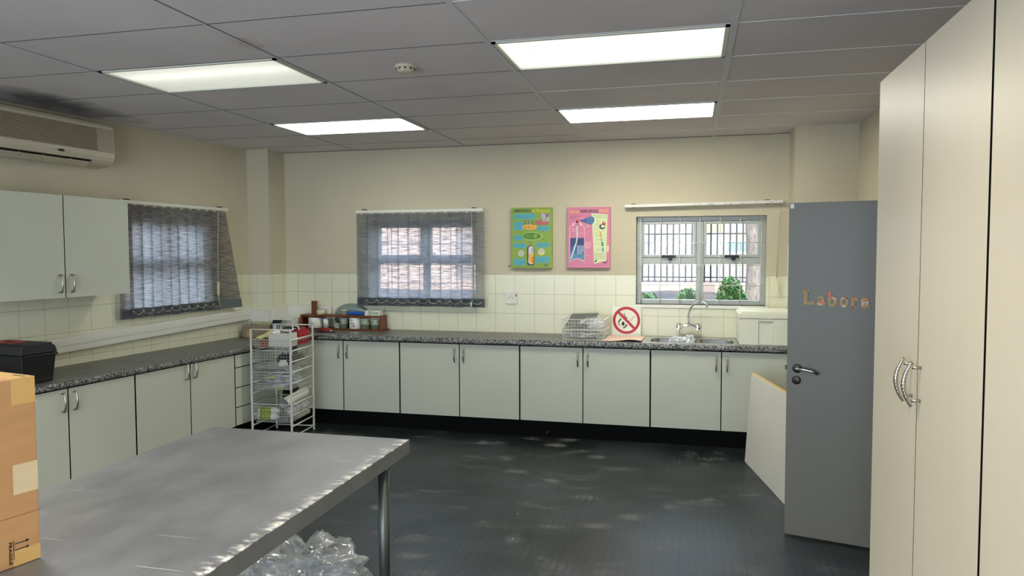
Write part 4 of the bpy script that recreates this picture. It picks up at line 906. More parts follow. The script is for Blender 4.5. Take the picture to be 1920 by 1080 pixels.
# ------------------------------------------------------------------ sink and tap
t = thing('sink', 'stainless steel double-bowl sink let into the back worktop', 'sink', ((SX0 + SX1) / 2, 6.69, 0.90))
bw = [(SX0 + 0.065, -0.035), (0.020, SX1 - 0.03)]; by0, by1 = 6.510, 6.815
def rrect(x0, x1, y0, y1, r, n=6):
    pts = []
    for cx, cy, a0 in ((x1 - r, y1 - r, 0), (x0 + r, y1 - r, 90), (x0 + r, y0 + r, 180), (x1 - r, y0 + r, 270)):
        for k in range(n + 1):
            a = math.radians(a0 + 90 * k / n); pts.append((cx + r * math.cos(a), cy + r * math.sin(a)))
    return pts
a = MB(); zf = 0.903
for (p0, p1, q0, q1) in ((SX0, bw[0][0], SY0, SY1), (bw[0][1], bw[1][0], SY0, SY1), (bw[1][1], SX1, SY0, SY1)): a.box(p0, p1, q0, q1, 0.9003, zf)
for x0, x1 in bw: a.box(x0, x1, SY0, by0, 0.9003, zf); a.box(x0, x1, by1, SY1, 0.9003, zf)
for x0, x1 in bw:
    o_ = rrect(x0, x1, by0, by1, 0.002, 6); i_ = rrect(x0 + .004, x1 - .004, by0 + .004, by1 - .004, 0.075, 6); n = len(o_)
    a.add([(q[0], q[1], zf) for q in o_] + [(q[0], q[1], zf) for q in i_], [(k, (k + 1) % n, n + (k + 1) % n, n + k) for k in range(n)])
part(t, 'flange', a, M_stain)
for x0, x1 in bw:
    a = MB(); rings = [(0.004, zf, .075), (0.008, zf - .012, .074), (0.014, zf - .11, .072), (0.032, zf - .138, .066), (0.07, zf - .145, .05)]; n = 28; vs = []; fs = []
    for ins, z, r in rings: vs += [(q[0], q[1], z) for q in rrect(x0 + ins, x1 - ins, by0 + ins, by1 - ins, r, 6)]
    for k in range(len(rings) - 1):
        for i in range(n): fs.append((k * n + i, k * n + (i + 1) % n, (k + 1) * n + (i + 1) % n, (k + 1) * n + i))
    fs.append(tuple((len(rings) - 1) * n + i for i in range(n))); a.add(vs, fs, 0, True); b = part(t, 'bowl', a, M_stain)
    d = MB(); d.lathe([(0.035, 0), (0.035, 0.003), (0.028, 0.004), (0, 0.002)], ((x0 + x1) / 2, (by0 + by1) / 2, zf - .145), 20); part(b, 'waste', d, M_chrome)

t = thing('mixer_tap', 'chrome wall-mounted swan-neck mixer tap above the sink', 'tap', (-0.027, 6.93, 0.985))
a = MB()
for x in (-0.112, 0.058):
    a.lathe([(0.030, 6.9995), (0.028, 6.990), (0.014, 6.985), (0.014, 6.945), (0.017, 6.94), (0.017, 6.918), (0.010, 6.912)], (x, 0, 1.004), 18, axis='y')
a.tube([(-0.112, 6.932, 1.004), (-0.070, 6.928, 1.012), (-0.027, 6.926, 1.018), (0.016, 6.928, 1.012), (0.058, 6.932, 1.004)], [0.012, 0.011, 0.016, 0.011, 0.012], 14)
a.lathe([(0.018, 1.010), (0.018, 1.034), (0.014, 1.040), (0.014, 1.058), (0.010, 1.062)], (-0.027, 6.926, 0), 18); part(t, 'body', a, M_chrome)
a = MB(); pts = [(-0.027, 6.926, 1.055), (-0.029, 6.925, 1.10), (-0.022, 6.922, 1.145), (-0.006, 6.916, 1.185), (0.020, 6.905, 1.218), (0.052, 6.892, 1.238), (0.086, 6.878, 1.243), (0.114, 6.866, 1.234), (0.132, 6.858, 1.215), (0.140, 6.855, 1.190)]
a.tube(pts, [0.0085] * 8 + [0.0095, 0.0105], 14); part(t, 'spout', a, M_chrome)
for x in (-0.112, 0.058):
    a = MB(); a.lathe([(0.010, 6.914), (0.022, 6.910), (0.026, 6.900), (0.024, 6.885), (0.012, 6.879), (0.0, 6.878)], (x, 0, 1.004), 8, axis='y', smooth=False); part(t, 'handle', a, M_chrome)

mb = MB(); mb.blob((-0.115, 6.60, 0.895), (0.075, 0.055, 0.050), 2, 0.5, 3.0, 26, 16); mb.blob((-0.015, 6.59, 0.905), (0.045, 0.045, 0.055), 5, 0.5, 3.0, 20, 12)
solo('crumpled_bag', 'crumpled milky plastic bag lying in the sink', 'plastic bag', mb, M_film2, (-0.09, 6.6, 0.86))

# cooler box
t = thing('cooler_box', 'white polystyrene cooler box with lid at the right end of the back worktop', 'cooler box', (0.615, 6.72, 0.9))
a = MB(); x0, x1, y0, y1 = 0.402, 0.838, 6.492, 6.955
a.box(x0, x1, y0 + 0.012, y1, 0.9005, 1.128); a.box(x0, 0.556, y0, y0 + 0.012, 0.9005, 1.128); a.box(0.672, x1, y0, y0 + 0.012, 0.9005, 1.128); a.box(0.556, 0.672, y0, y0 + 0.012, 1.108, 1.128)
part(t, 'tub', a, M_foam, 0.003)
a = MB(); a.box(x0 - 0.010, x1 + 0.0, y0 - 0.006, y1 + 0.004, 1.1285, 1.172); a.box(x0 + 0.012, x1 - 0.012, y0 + 0.016, y1 - 0.016, 1.172, 1.190); part(t, 'lid', a, M_foam, 0.005)

# no open flame sign
SM = Matrix.Translation((-0.604, 6.952, 0.9003)) @ Matrix.Rotation(math.radians(-6), 4, 'X')
t = thing('safety_sign', 'square white sign with red no-open-flame symbol leaning on the tiles', 'sign', (0, 0, 0), None, SM)
a = MB(); a.box(-0.139, 0.139, 0, 0.005, 0, 0.280); part(t, 'plate', a, mat('sign_white', '#dfdfcf', 0.4), 0.001)
cz = 0.148; a = MB(); n = 48; R0, R1 = 0.130, 0.104; vs = []
for r in (R0, R1):
    for y in (-0.0010, 0.0): vs += [(r * math.cos(6.28318 * k / n), y, cz + r * math.sin(6.28318 * k / n)) for k in range(n)]
fs = []
for k in range(n):
    l = (k + 1) % n; fs += [(k, l, 2 * n + l, 2 * n + k), (k, n + k, n + l, l), (2 * n + k, 2 * n + l, 3 * n + l, 3 * n + k), (n + k, 3 * n + k, 3 * n + l, n + l)]
a.add(vs, fs); s0 = len(a.v); a.box(-0.112, 0.112, -0.0018, 0.0, -0.0125, 0.0125); a.xf(Matrix.Translation((0, 0, cz)) @ Matrix.Rotation(math.radians(45), 4, 'Y'), s0)
part(t, 'prohibition_ring', a, mat('sign_red', '#b00d1c', 0.4))
a = MB(); S = lambda q, y0=-0.0008: a.prism([(u * 0.26 - 0.13, cz + 0.13 - v * 0.26) for u, v in q], 'y', y0, 0.0)
S([(.40, .27), (.44, .22), (.425, .28), (.48, .36), (.53, .44), (.50, .44), (.45, .37), (.41, .31), (.37, .29)])
S([(.26, .40), (.275, .46), (.33, .43), (.30, .50), (.245, .55), (.235, .62), (.255, .68), (.32, .735), (.27, .72), (.215, .66), (.20, .58), (.215, .52), (.25, .48)])
S([(.345, .52), (.37, .56), (.40, .55), (.43, .60), (.435, .66), (.40, .70), (.36, .70), (.325, .66), (.32, .62), (.345, .58)])
S([(.47, .60), (.50, .66), (.555, .68), (.50, .73), (.45, .78), (.40, .80), (.37, .79), (.375, .765), (.42, .745), (.47, .70)])
part(t, 'flame_symbol', a, M_ink)
a = MB(); s0 = 0
for o_ in (-0.0055, 0.0055): a.box(-0.036, 0.036, -0.0008, 0, o_ - 0.0012, o_ + 0.0012)
a.box(0.034, 0.0365, -0.0008, 0, -0.0065, 0.0065)
a.xf(Matrix.Translation((0.05, 0, cz + 0.013)) @ Matrix.Rotation(math.radians(-48), 4, 'Y')); part(t, 'match_symbol', a, M_ink)

# pink sheet
t0 = MB(); 
def pk(i, j, d=0.0):
    x = -0.765 + 0.345 * i; y = 6.485 + 0.43 * j; x += -0.01 * (1 - j)
    return (x, y, 0.9032 + d + 0.013 * math.exp(-((i - 0.72) / 0.24) ** 2) * (1 - j) ** 2 + 0.006 * (1 - j) * i)
t0.grid(lambda i, j: pk(i, j), 16, 10); t0.grid(lambda i, j: pk(i, j, 0.002), 16, 10)
n0 = 17 * 11
for i in range(16): t0.f.append((i, i + 1, n0 + i + 1, n0 + i)); t0.m.append(0); t0.sm.append(False)
solo('folder', 'pale pink cardboard folder lying flat in front of the safety sign', 'folder', t0, mat('pink_card', '#e2c6b4', 0.6), (-0.6, 6.69, 0.9))

# ------------------------------------------------------------------ wire baskets
def basket_mesh(x0, x1, y0, y1, z0, z1, tap, nx, ny, nz, r=0.0021, rr=0.0036):
    a = MB()
    def X(u, z): k = tap * (z1 - z) / (z1 - z0); return x0 + k + (x1 - x0 - 2 * k) * u
    def Y(v, z): k = tap * (z1 - z) / (z1 - z0); return y0 + k + (y1 - y0 - 2 * k) * v
    for k in range(nx + 1):
        u = k / nx; a.tube([(X(u, z1), Y(0, z1), z1), (X(u, z0), Y(0, z0), z0), (X(u, z0), Y(1, z0), z0), (X(u, z1), Y(1, z1), z1)], r, 4)
    for k in range(ny + 1):
        v = k / ny; a.tube([(X(0, z1), Y(v, z1), z1), (X(0, z0), Y(v, z0), z0), (X(1, z0), Y(v, z0), z0), (X(1, z1), Y(v, z1), z1)], r, 4)
    for k in range(nz + 1):
        z = z0 + (z1 - z0) * k / nz; a.tube([(X(0, z), Y(0, z), z), (X(1, z), Y(0, z), z), (X(1, z), Y(1, z), z), (X(0, z), Y(1, z), z)], rr if k == nz else r, 6 if k == nz else 4, closed=True)
    return a
G = 'wire baskets stacked on the back worktop'
KM = Matrix.Translation((-0.955, 6.69, 0.9)) @ Matrix.Rotation(math.radians(0), 4, 'Z')
for i, (z0, z1, lb) in enumerate(((0.003, 0.092, 'lower of the two white wire baskets on the back worktop'), (0.096, 0.188, 'upper of the two white wire baskets on the back worktop'))):
    t = thing('wire_basket', lb, 'wire basket', (0, 0, z0), G, KM); part(t, 'wire_mesh', basket_mesh(-0.195, 0.190, -0.185, 0.20, z0, z1, 0.012, 13, 12, 3), M_wire)
    for s in (-1, 1):
        a = MB(); xx = -0.2 if s < 0 else 0.195; a.box(xx - 0.006, xx + 0.006, -0.18, 0.195, z1 - 0.004, z1 + 0.003); part(t, 'side_rim', a, M_wire)
mb = MB(); mb.hexa([(-0.175, -0.165, 0.120), (0.06, -0.165, 0.118), (0.06, -0.162, 0.116), (-0.175, -0.162, 0.118), (-0.135, 0.05, 0.222), (0.115, 0.05, 0.232), (0.115, 0.053, 0.230), (-0.135, 0.053, 0.220)])
solo('folder', 'dark grey folder leaning out of the upper wire basket', 'folder', mb, mat('grey_folder', '#5d625c', 0.5), (0, 0, 0.118), frame=KM)
mb = MB(); mb.blob((0.06, -0.02, 0.135), (0.115, 0.15, 0.058), 11, 0.35, 3.4, 30, 18); solo('crumpled_bag', 'crumpled clear plastic packets in the upper wire basket', 'plastic bag', mb, M_film2, (0.06, 0, 0.1), frame=KM)
mb = MB(); mb.blob((-0.02, -0.03, 0.047), (0.15, 0.13, 0.045), 13, 0.3, 3.6, 30, 18); solo('crumpled_bag', 'crumpled clear plastic packets in the lower wire basket', 'plastic bag', mb, M_film2, (-0.02, 0, 0.01), frame=KM)

# ------------------------------------------------------------------ left corner of the back worktop
CM = Matrix.Translation((-4.30, 6.575, 0.8385)) @ Matrix.Rotation(math.radians(3), 4, 'Z')
t = thing('carton_tray', 'low brown carton full of small white packets in the left worktop corner', 'carton', (0, 0, 0), None, CM)
a = MB(); w, dd, h = 0.15, 0.085, 0.130
a.box(-w, w, -dd, -dd + .004, 0, h); a.box(-w, w, dd - .004, dd, 0, h); a.box(-w, -w + .004, -dd, dd, 0, h); a.box(w - .004, w, -dd, dd, 0, h); a.box(-w, w, -dd, dd, 0, .004); part(t, 'carton', a, mat('dull_carton', '#94836a', 0.8, vary=.15, vscale=9))
a = MB(); a.box(-0.10, -0.04, -dd - .0006, -dd, 0.005, 0.072); part(t, 'tape', a, M_tape)
R = random.Random(4)
for i in range(9):
    for j in range(4):
        x = -0.13 + 0.0325 * i; y = -0.06 + 0.04 * j; mb = MB(); mb.lathe([(0.0, 0.0), (0.014, 0.002), (0.0155, 0.03), (0.010, 0.034), (0.0, 0.036)], (x, y, h - 0.014 + R.uniform(-.003, .004)), 8)
        if i == 0 and j == 0: first = solo('sample_pot', 'small pale pot packed in the low carton in the corner', 'pot', mb, mat('pale_pot', '#b9b795', 0.5, vary=.4, vscale=60), (x, y, h), 'sample pots in the corner carton', CM)
        else:
            c = first.copy(); COL.objects.link(c); c.matrix_world = CM @ Matrix.Translation((x, y, h + R.uniform(-.003, .004)))
# gable carton
PM = Matrix.Translation((-4.085, 6.545, 0.8385)) @ Matrix.Rotation(math.radians(18), 4, 'Z')
t = thing('drink_carton', 'small blue and white gable-top carton with a black top, worktop corner', 'carton', (0, 0, 0), None, PM)
a = MB(); a.box(-0.036, 0.036, -0.036, 0.036, 0, 0.150); part(t, 'body', a, mat('pale_blue_pack', '#a9b6bd', 0.5))
a = MB()
for x in (-0.024, 0.004, 0.022): a.box(x, x + 0.010, -0.0366, -0.036, 0.006, 0.144)
part(t, 'stripes', a, mat('dark_stripe', '#2a3540', 0.5))
a = MB(); a.prism([(-0.042, 0.1505), (0.042, 0.1505), (0.004, 0.180), (-0.004, 0.180)], 'x', -0.042, 0.042); part(t, 'gable_top', a, M_black)
# white box
t = thing('white_box', 'plain white box standing on the worktop left of the wooden rack', 'box', (-4.08, 6.80, 0.8385))
a = MB(); a.box(-4.202, -4.006, 6.70, 6.94, 0.8385, 1.022); part(t, 'body', a, M_white, 0.002)
a = MB(); a.box(-4.19, -4.015, 6.697, 6.700, 0.910, 1.004); part(t, 'front_panel', a, mat('greyish_white', '#c3c4b8', 0.5), 0.001)
a = MB(); a.box(-4.2, -4.19, 6.694, 6.6965, 0.88, 0.945); part(t, 'dark_catch', a, M_black)

# ------------------------------------------------------------------ wooden rack and what stands on it
X0, X1, Y0, Y1 = -3.975, -3.058, 6.80, 6.944
t = thing('wooden_rack', 'long low varnished wooden rack on the back worktop', 'rack', ((X0 + X1) / 2, 6.87, 0.9))
a = MB(); a.box(X0, X1, Y0, Y1, 1.036, 1.056); part(t, 'shelf', a, M_wood, 0.002)
a = MB(); a.box(X0 - .005, X1 + .025, Y0 - .005, Y1, 0.9005, 0.916); part(t, 'base_board', a, M_wood, 0.002)
for xa, xb in ((X0, X0 + 0.020), (X1 - 0.020, X1)):
    a = MB(); a.box(xa, xb, Y0, Y1, 0.916, 1.036); part(t, 'side_panel', a, M_wood, 0.002)
a = MB(); a.box(-3.872, -3.812, Y0 + 0.05, Y0 + 0.075, 1.056, 1.196); part(t, 'upright', a, M_wood, 0.002)
M_leafy = mat('green_leaf_print', '#4f6a1e', 0.5, vary=.8, vscale=55, col2='#d3d8c4'); M_pot = mat('white_tub_plastic', '#d9dccf', 0.4); M_greypot = mat('frosted_tub', '#9fae9c', 0.35, vary=.2, vscale=40)
def tub(label, x, z, r, h, lab='leaf', y=6.862, grp='small tubs on the wooden rack'):
    t = thing('plastic_tub', label, 'tub', (x, y, z), grp)
    a = MB(); a.lathe([(r * .90, 0), (r * .97, h * .82), (r, h * .82), (r, h - .003), (r * .97, h), (0, h)], (x, y, z), 22); part(t, 'pot', a, M_pot if lab != 'grey' else M_greypot)
    if lab == 'leaf':
        a = MB(); n = 12; vs = []
        for k in range(n + 1):
            an = math.radians(-150 + 120 * k / n + 10)
            for zz, rr in ((h * .12, r * .925), (h * .76, r * .972)): vs.append((x + (rr + .0006) * math.cos(an), y + (rr + .0006) * math.sin(an), z + zz))
        a.add(vs, [(2 * k, 2 * k + 2, 2 * k + 3, 2 * k + 1) for k in range(n)], 0, True); part(t, 'leaf_label', a, M_leafy)
    return t
zb = 0.9165
tub('single leaf-labelled tub on the rack base, left of the stacked tubs', -3.585, zb, 0.036, 0.050)
tub('bottom tub of the stack left of the big white tub, in the rack', -3.505, zb, 0.042, 0.056, 'grey'); tub('leaf-labelled tub on top of the stack left of the big white tub', -3.505, zb + .0565, 0.044, 0.052)
tub('frosted bottom tub of the stack right of the big white tub', -3.262, zb, 0.048, 0.053, 'grey'); tub('leaf-labelled top tub of the stack right of the big white tub', -3.262, zb + .0535, 0.050, 0.054)
tub('frosted bottom tub of the stack at the right end of the rack', -3.148, zb, 0.050, 0.050, 'grey'); tub('leaf-labelled top tub of the stack at the right end of the rack', -3.148, zb + .0505, 0.050, 0.051)
t = thing('labelled_tub', 'biggest white tub with printed label, in the middle of the rack', 'tub', (-3.378, 6.862, zb)); r = 0.062
a = MB(); a.lathe([(r * .94, 0), (r, .004), (r, .108), (r * .96, .112), (0, .112)], (-3.378, 6.862, zb), 26); part(t, 'pot', a, M_paperw)
a = MB()
def onr(an, zz): return (-3.378 + (r + .0006) * math.cos(math.radians(an)), 6.862 + (r + .0006) * math.sin(math.radians(an)), zb + zz)
def bar(a0, a1, z0, z1, m): a.add([onr(a0, z0), onr((a0 + a1) / 2, z0), onr(a1, z0), onr(a1, z1), onr((a0 + a1) / 2, z1), onr(a0, z1)], [(0, 1, 4, 5), (1, 2, 3, 4)], m)
for q in ((215, 228, .055, .062, 0), (252, 285, .055, .062, 0), (268, 292, .038, .045, 0), (268, 294, .022, .030, 1), (215, 222, .015, .048, 0), (258, 268, .085, .098, 0), (218, 228, .082, .100, 0), (276, 282, .088, .096, 0)): bar(*q)
part(t, 'printed_label', a, [M_ink, M_red])
t = thing('paper_roll', 'large white paper roll in the left end of the wooden rack', 'paper roll', (-3.83, 6.865, zb)); a = MB(); a.lathe([(0.018, 0.106), (0.074, 0.106), (0.076, 0.104), (0.076, 0.002), (0.074, 0.0), (0.018, 0.0)], (-3.83, 6.865, zb), 30); part(t, 'roll', a, M_paperw)
t = thing('white_cup', 'narrow white cup beside the paper roll in the wooden rack', 'cup', (-3.70, 6.84, zb)); a = MB(); a.lathe([(0.026, 0.0), (0.031, 0.096), (0.029, 0.096), (0.025, 0.004), (0, 0.004)], (-3.70, 6.84, zb), 24); part(t, 'cup', a, M_paperw)
zs = 1.0563
t = thing('tape_roll', 'cream roll on top of the wooden rack against the upright', 'roll', (-3.775, 6.86, zs)); a = MB(); a.lathe([(0.02, 0.046), (0.042, 0.046), (0.042, 0.0), (0.02, 0.0), (0.02, 0.046)], (-3.768, 6.86, zs), 24); part(t, 'roll', a, M_cream)
t = thing('plastic_tub', 'cream tub on top of the wooden rack, left of the blue case', 'tub', (-3.505, 6.88, zs)); a = MB(); a.lathe([(0.034, 0), (0.037, .042), (0.039, .042), (0.039, .050), (0.036, .052), (0, .052)], (-3.505, 6.88, zs), 22); part(t, 'pot', a, M_cream)
mb = MB(); mb.box(-3.458, -3.262, 6.825, 6.905, zs, zs + 0.036); solo('blue_case', 'rounded blue case lying on top of the wooden rack', 'case', mb, mat('blue_plastic', '#0e55a8', 0.35), (-3.36, 6.865, zs), bevel=0.012, seg=4)
t = thing('small_box', 'small white box with a green leaf print on top of the rack, right end', 'box', (-3.165, 6.86, zs))
a = MB(); a.box(-3.252, -3.085, 6.82, 6.90, zs, zs + 0.050); part(t, 'body', a, M_pot, 0.001)
a = MB(); a.box(-3.212, -3.172, 6.8193, 6.820, zs + .008, zs + .044); part(t, 'leaf_print', a, M_leafy)
a = MB(); a.box(-3.165, -3.10, 6.8193, 6.820, zs + .014, zs + .034); part(t, 'grey_print', a, M_greypot)
t = thing('glass_plate', 'oval pale glass platter standing behind the wooden rack', 'plate', (-3.475, 6.975, 0.92))
a = MB(); pr = [(0.0, 0.004), (0.10, 0.004), (0.13, 0.0), (0.205, -0.012), (0.207, -0.009), (0.132, 0.005), (0.10, 0.009), (0.0, 0.009)]; a.lathe(pr, (0, 0, 0), 48); a.xf(Matrix.Translation((-3.478, 6.972, 1.035)) @ Matrix.Diagonal((0.98, 1, 0.64, 1)) @ Matrix.Rotation(math.radians(88), 4, 'X')); 
def mat_greenglass():
    t = NT('pale_green_glass'); tr = t.n('BsdfTransparent', {0: (0.80, 0.88, 0.86, 1)}); d = t.n('BsdfDiffuse', {0: (0.42, 0.50, 0.49, 1)}); g = t.n('BsdfGlossy', {0: (1, 1, 1, 1), 1: 0.08}); m = t.n('MixShader', {0: 0.40, 1: tr.outputs[0], 2: d.outputs[0]})
    return t.done(t.n('MixShader', {0: t.n('Fresnel', {0: 1.45}).outputs[0], 1: m.outputs[0], 2: g.outputs[0]}))
part(t, 'plate', a, mat_greenglass())
# cable with red clip
t = thing('cable', 'thin black cable with a red handle and white plug on the back worktop', 'cable', (-3.6, 6.62, 0.9))
a = MB(); a.tube([(-3.86, 6.60, .904), (-3.74, 6.56, .904), (-3.62, 6.545, .904), (-3.52, 6.575, .904), (-3.47, 6.61, .904), (-3.54, 6.63, .904), (-3.66, 6.64, .904), (-3.80, 6.68, .904)], 0.0035, 6); part(t, 'cord', a, M_black)
a = MB(); a.tube([(-3.70, 6.655, .909), (-3.63, 6.665, .913), (-3.575, 6.672, .918)], [0.006, 0.008, 0.011], 8); 
a.tube([(-3.575 + .016 * math.cos(k * .785), 6.672, .922 + .011 * math.sin(k * .785)) for k in range(8)], 0.004, 6, closed=True); part(t, 'red_grip', a, mat('crimson_plastic', '#b8142e', 0.4))
a = MB(); a.tube([(-3.548, 6.655, .918), (-3.530, 6.625, .907)], 0.0065, 8); part(t, 'plug', a, M_white)

# ------------------------------------------------------------------ drawer trolley
TR = Matrix.Translation((-3.695, 6.005, 0)) @ Matrix.Rotation(math.radians(5.0), 4, 'Z'); hw, hd = 0.190, 0.232
t = thing('drawer_trolley', 'white wire drawer trolley in front of the corner cabinets', 'trolley', (0, 0, 0), None, TR)
for sx in (-1, 1):
    for sy in (-1, 1):
        a = MB(); a.box(sx * hw - .008, sx * hw + .008, sy * hd - .008, sy * hd + .008, 0.012, 1.018); po = part(t, 'post', a, M_wire, 0.002)
        a = MB(); a.box(sx * hw - .0085, sx * hw + .0085, sy * hd - .0085, sy * hd + .0085, 1.018, 1.023); part(po, 'end_cap', a, M_black)
        a = MB(); a.lathe([(0.010, 0), (0.010, 0.012)], (sx * hw, sy * hd, 0), 12); part(po, 'foot', a, M_pvc)
    for k in range(10):
        z = 0.035 + 0.0975 * k; a = MB(); a.tube([(sx * hw, -hd, z), (sx * hw, hd, z)], 0.0062, 8); part(t, 'runner', a, M_wire)
for sy in (-1, 1):
    a = MB(); a.tube([(-hw, sy * hd, 1.010), (hw, sy * hd, 1.010)], 0.006, 8); part(t, 'top_bar', a, M_wire)
    if sy > 0: a = MB(); a.tube([(-hw, sy * hd, 0.035), (hw, sy * hd, 0.035)], 0.006, 8); part(t, 'bottom_bar', a, M_wire)
for z0, z1 in ((0.846, 0.916), (0.655, 0.818), (0.465, 0.622), (0.165, 0.330)):
    a = basket_mesh(-hw + .012, hw - .012, -hd + .005, hd - .01, z0, z1, 0.014, 13, 15, 3 if z1 - z0 < .1 else 6, 0.0013, 0.0032); part(t, 'basket', a, M_wire)
# contents
FR = TR
t = thing('white_tray', 'open white box in the top basket of the wire trolley', 'box', (0.05, -0.12, .85), None, FR)
a = MB(); x0, x1, y0, y1, z0, z1 = -0.035, 0.168, -0.205, -0.05, 0.852, 0.972
a.box(x0, x1, y0, y0 + .003, z0, z1); a.box(x0, x1, y1 - .003, y1, z0, z1); a.box(x0, x0 + .003, y0, y1, z0, z1); a.box(x1 - .003, x1, y0, y1, z0, z1); a.box(x0, x1, y0, y1, z0, z0 + .003); part(t, 'tray', a, mat('off_white_card', '#d5d2c6', 0.6))
mb = MB(); mb.blob((0.01, -0.13, .965), (0.035, 0.05, 0.03), 21, 0.3, 3, 18, 10); solo('paper_towel', 'crumpled white paper in the white box on the trolley', 'paper', mb, M_paperw, (0, -.1, .94), frame=FR)
mb = MB()
def cl(i, j):
    x = -0.175 + 0.135 * i; y = -0.205 + 0.25 * j; return (x, y, 0.916 + 0.045 * j + 0.022 * i + 0.006 * math.sin(i * 9 + j * 6))
mb.grid(cl, 10, 12); solo('yellow_cloth', 'pale yellow folded cloth in the top basket of the trolley', 'cloth', mb, mat('pale_yellow_cloth', '#cfc98c', 0.7), (-.1, -.1, .92), frame=FR)
mb = MB(); mb.box(-0.115, -0.04, -0.205, 0.05, 0.850, 0.910); solo('rust_box', 'small rust-coloured packet under the yellow cloth on the trolley', 'packet', mb, M_tnet, (-.08, -.1, .85), frame=FR)
t = thing('red_basket', 'red plastic basket at the back of the trolley top', 'basket', (0.1, 0.1, .85), None, FR); a = MB(); x0, x1, y0, y1 = 0.0, 0.172, -0.03, 0.205
for (p0, p1, q0, q1) in ((x0, x1, y0, y0 + .004), (x0, x1, y1 - .004, y1), (x0, x0 + .004, y0, y1), (x1 - .004, x1, y0, y1)): a.box(p0, p1, q0, q1, .93, .972); a.box(p0, p1, q0, q1, .850, .862)
for k in range(14): y = y0 + (y1 - y0) * k / 13; a.box(x1 - .004, x1, y - .004, y + .004, .86, .93); a.box(x0, x0 + .004, y - .004, y + .004, .86, .93)
for k in range(10): x = x0 + (x1 - x0) * k / 9; a.box(x - .004, x + .004, y0, y0 + .004, .86, .93); a.box(x - .004, x + .004, y1 - .004, y1, .86, .93)
a.box(x0, x1, y0, y1, .850, .853); part(t, 'basket', a, mat('crimson_basket', '#b3202c', 0.4))
mb = MB(); mb.hexa([(0.06, 0.0, .93), (0.160, 0.0, .93), (0.160, 0.19, .93), (0.06, 0.19, .93), (0.10, 0.01, .985), (0.150, 0.01, .990), (0.150, 0.18, 1.0), (0.10, 0.18, .99)]); solo('red_pouch', 'crimson pouch lying in the red basket on the trolley', 'pouch', mb, mat('crimson_pouch', '#a0202e', 0.6), (0.1, 0.1, .93), frame=FR, bevel=0.006)
for lb, c, rad, rx, m1, m2 in (('black and white cable coil on the white box, trolley top', (0.10, -0.10, 1.000), 0.030, 20, M_black, M_white), ('black ring with white rim at the back of the trolley top', (0.115, 0.03, .985), 0.026, 75, M_black, M_white)):
    t = thing('cable_coil', lb, 'coil', c, None, FR); Q = Matrix.Translation(c) @ Matrix.Rotation(math.radians(rx), 4, 'X')
    for q, (mm, ro, hh) in enumerate(((m1, 0, 0.0), (m2, .006, 0.012), (m1, -.004, 0.022))):
        a = MB(); a.tube([((rad + ro) * math.cos(6.2832 * k / 20) * (1.5 if rx < 50 else 1), (rad + ro) * math.sin(6.2832 * k / 20), hh - 0.011) for k in range(20)], 0.007, 8, closed=True); a.xf(Q); part(t, 'loop', a, mm)
# second basket
mb = MB(); mb.blob((0.07, -0.08, .715), (0.085, 0.08, 0.055), 31, 0.35, 2.6, 20, 12); solo('dark_pouch', 'dark crumpled bundle in the second trolley basket', 'bundle', mb, mat('dark_cloth', '#14181a', 0.8), (0.07, -.08, .67), frame=FR)
mb = MB(); mb.blob((0.085, -0.165, .695), (0.045, 0.035, 0.03), 32, 0.4, 3, 16, 10); solo('paper_scrap', 'crumpled white scrap at the front of the second trolley basket', 'paper', mb, M_paperw, (0.08, -.16, .67), frame=FR)
mb = MB(); mb.lathe([(0.050, .660), (0.052, .835), (0.049, .835), (0.047, .664), (0, .664)], (-0.01, 0.10, 0), 24); solo('clear_beaker', 'tall frosted beaker standing in the second trolley basket', 'beaker', mb, M_film2, (-.01, .1, .66), frame=FR)
mb = MB(); R = random.Random(8)
for k in range(9): y = 0.0 + 0.016 * k; mb.tube([(0.10, y, .70), (0.13, y + .01, .755 + R.uniform(-.008, .008)), (0.155, y + .005, .70)], 0.0035, 6)
mb.tube([(0.16, 0.05, .71), (0.172, 0.14, .76), (0.165, 0.19, .80)], 0.003, 5); solo('wire_coil', 'coil of dark wire at the right of the second trolley basket', 'coil', mb, M_black, (0.13, 0.06, .69), frame=FR)
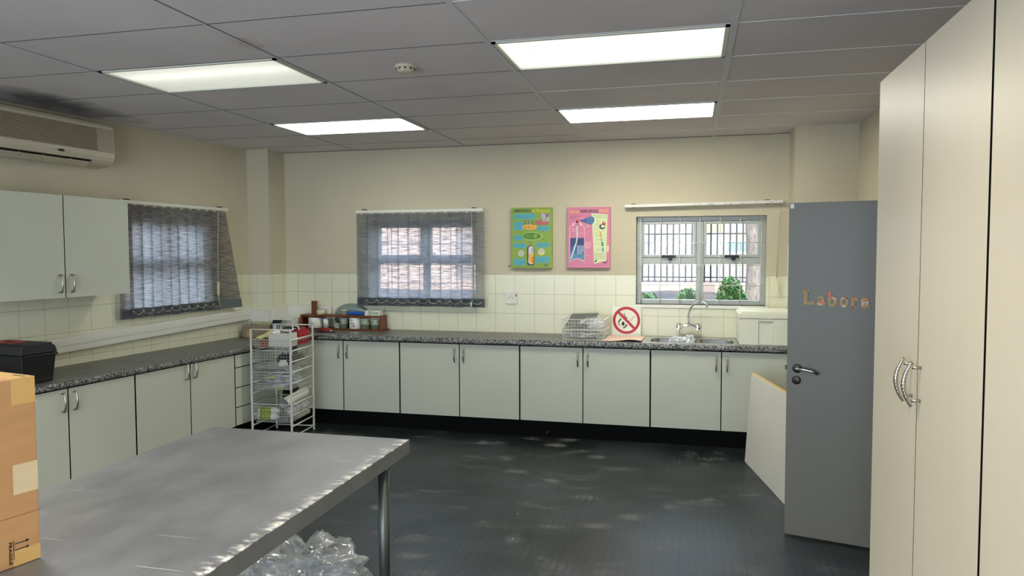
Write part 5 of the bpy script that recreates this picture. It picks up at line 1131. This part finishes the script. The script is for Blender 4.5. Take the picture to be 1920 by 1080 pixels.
# third basket
t = thing('packet_stack', 'stack of clear plastic packets filling the third trolley basket', 'packets', (0, 0, .467), None, FR)
for k, (x0, x1, y0, y1, z) in enumerate(((-.15, .15, -.20, .19, .470), (-.14, .16, -.195, .17, .512), (-.15, .14, -.19, .18, .552), (-.10, .155, -.16, .19, .592))):
    a = MB(); a.blob(((x0 + x1) / 2, (y0 + y1) / 2, z + .022), ((x1 - x0) / 2, (y1 - y0) / 2, .026), 40 + k, .25, 2.4, 30, 14); part(t, 'packet', a, M_film2)
a = MB(); a.box(-0.04, 0.04, -.2165, -.2155, .572, .583); a.box(0.03, 0.11, -.2165, -.2155, .478, .489); part(t, 'yellow_label', a, mat('yellow_label', '#c9b838', 0.5))
# bottom basket
for i, (z, y, lb) in enumerate(((.205, -.165, 'lower green-labelled bottle lying in the bottom trolley basket'), (.258, -.150, 'upper green-labelled bottle lying in the bottom trolley basket'))):
    t = thing('bottle', lb, 'bottle', (-.06, y, z - .03), 'bottles in the bottom trolley basket', FR)
    a = MB(); a.lathe([(0.0, -.165), (0.026, -.163), (0.031, -.155), (0.031, .005), (0.022, .022), (0.012, .030), (0.012, .045), (0, .045)], (0, y, z), 20, axis='x'); part(t, 'body', a, M_pot)
    a = MB(); a.lathe([(0.0315, -.145), (0.0315, -.035)], (0, y, z), 20, axis='x'); part(t, 'green_label', a, mat('lime_label', '#8d9e17', 0.5))
mb = MB(); mb.tube([(0.10, -0.20, .335), (0.125, 0.19, .375)], 0.044, 22, cap=False); mb.tube([(0.10, -0.20, .335), (0.125, 0.19, .375)], 0.041, 22, cap=False); solo('paper_tube', 'rolled white paper tube lying across the bottom trolley basket', 'roll', mb, M_paperw, (0.11, 0, .31), frame=FR)
mb = MB(); mb.tube([(0.10, -0.205, .235), (0.115, 0.19, .250)], 0.052, 22, cap=False); mb.tube([(0.10, -0.205, .235), (0.115, 0.19, .250)], 0.049, 22, cap=False); solo('clear_tube', 'translucent rolled sheet under the paper tube, bottom trolley basket', 'roll', mb, M_film2, (0.11, 0, .2), frame=FR)
mb = MB(); mb.box(-0.02, 0.165, -0.03, 0.20, .170, .20); solo('white_packet', 'flat white packet on the floor of the bottom trolley basket', 'packet', mb, mat('off_white_packet', '#bdbdb0', 0.6), (0.07, .08, .17), frame=FR, bevel=.004)
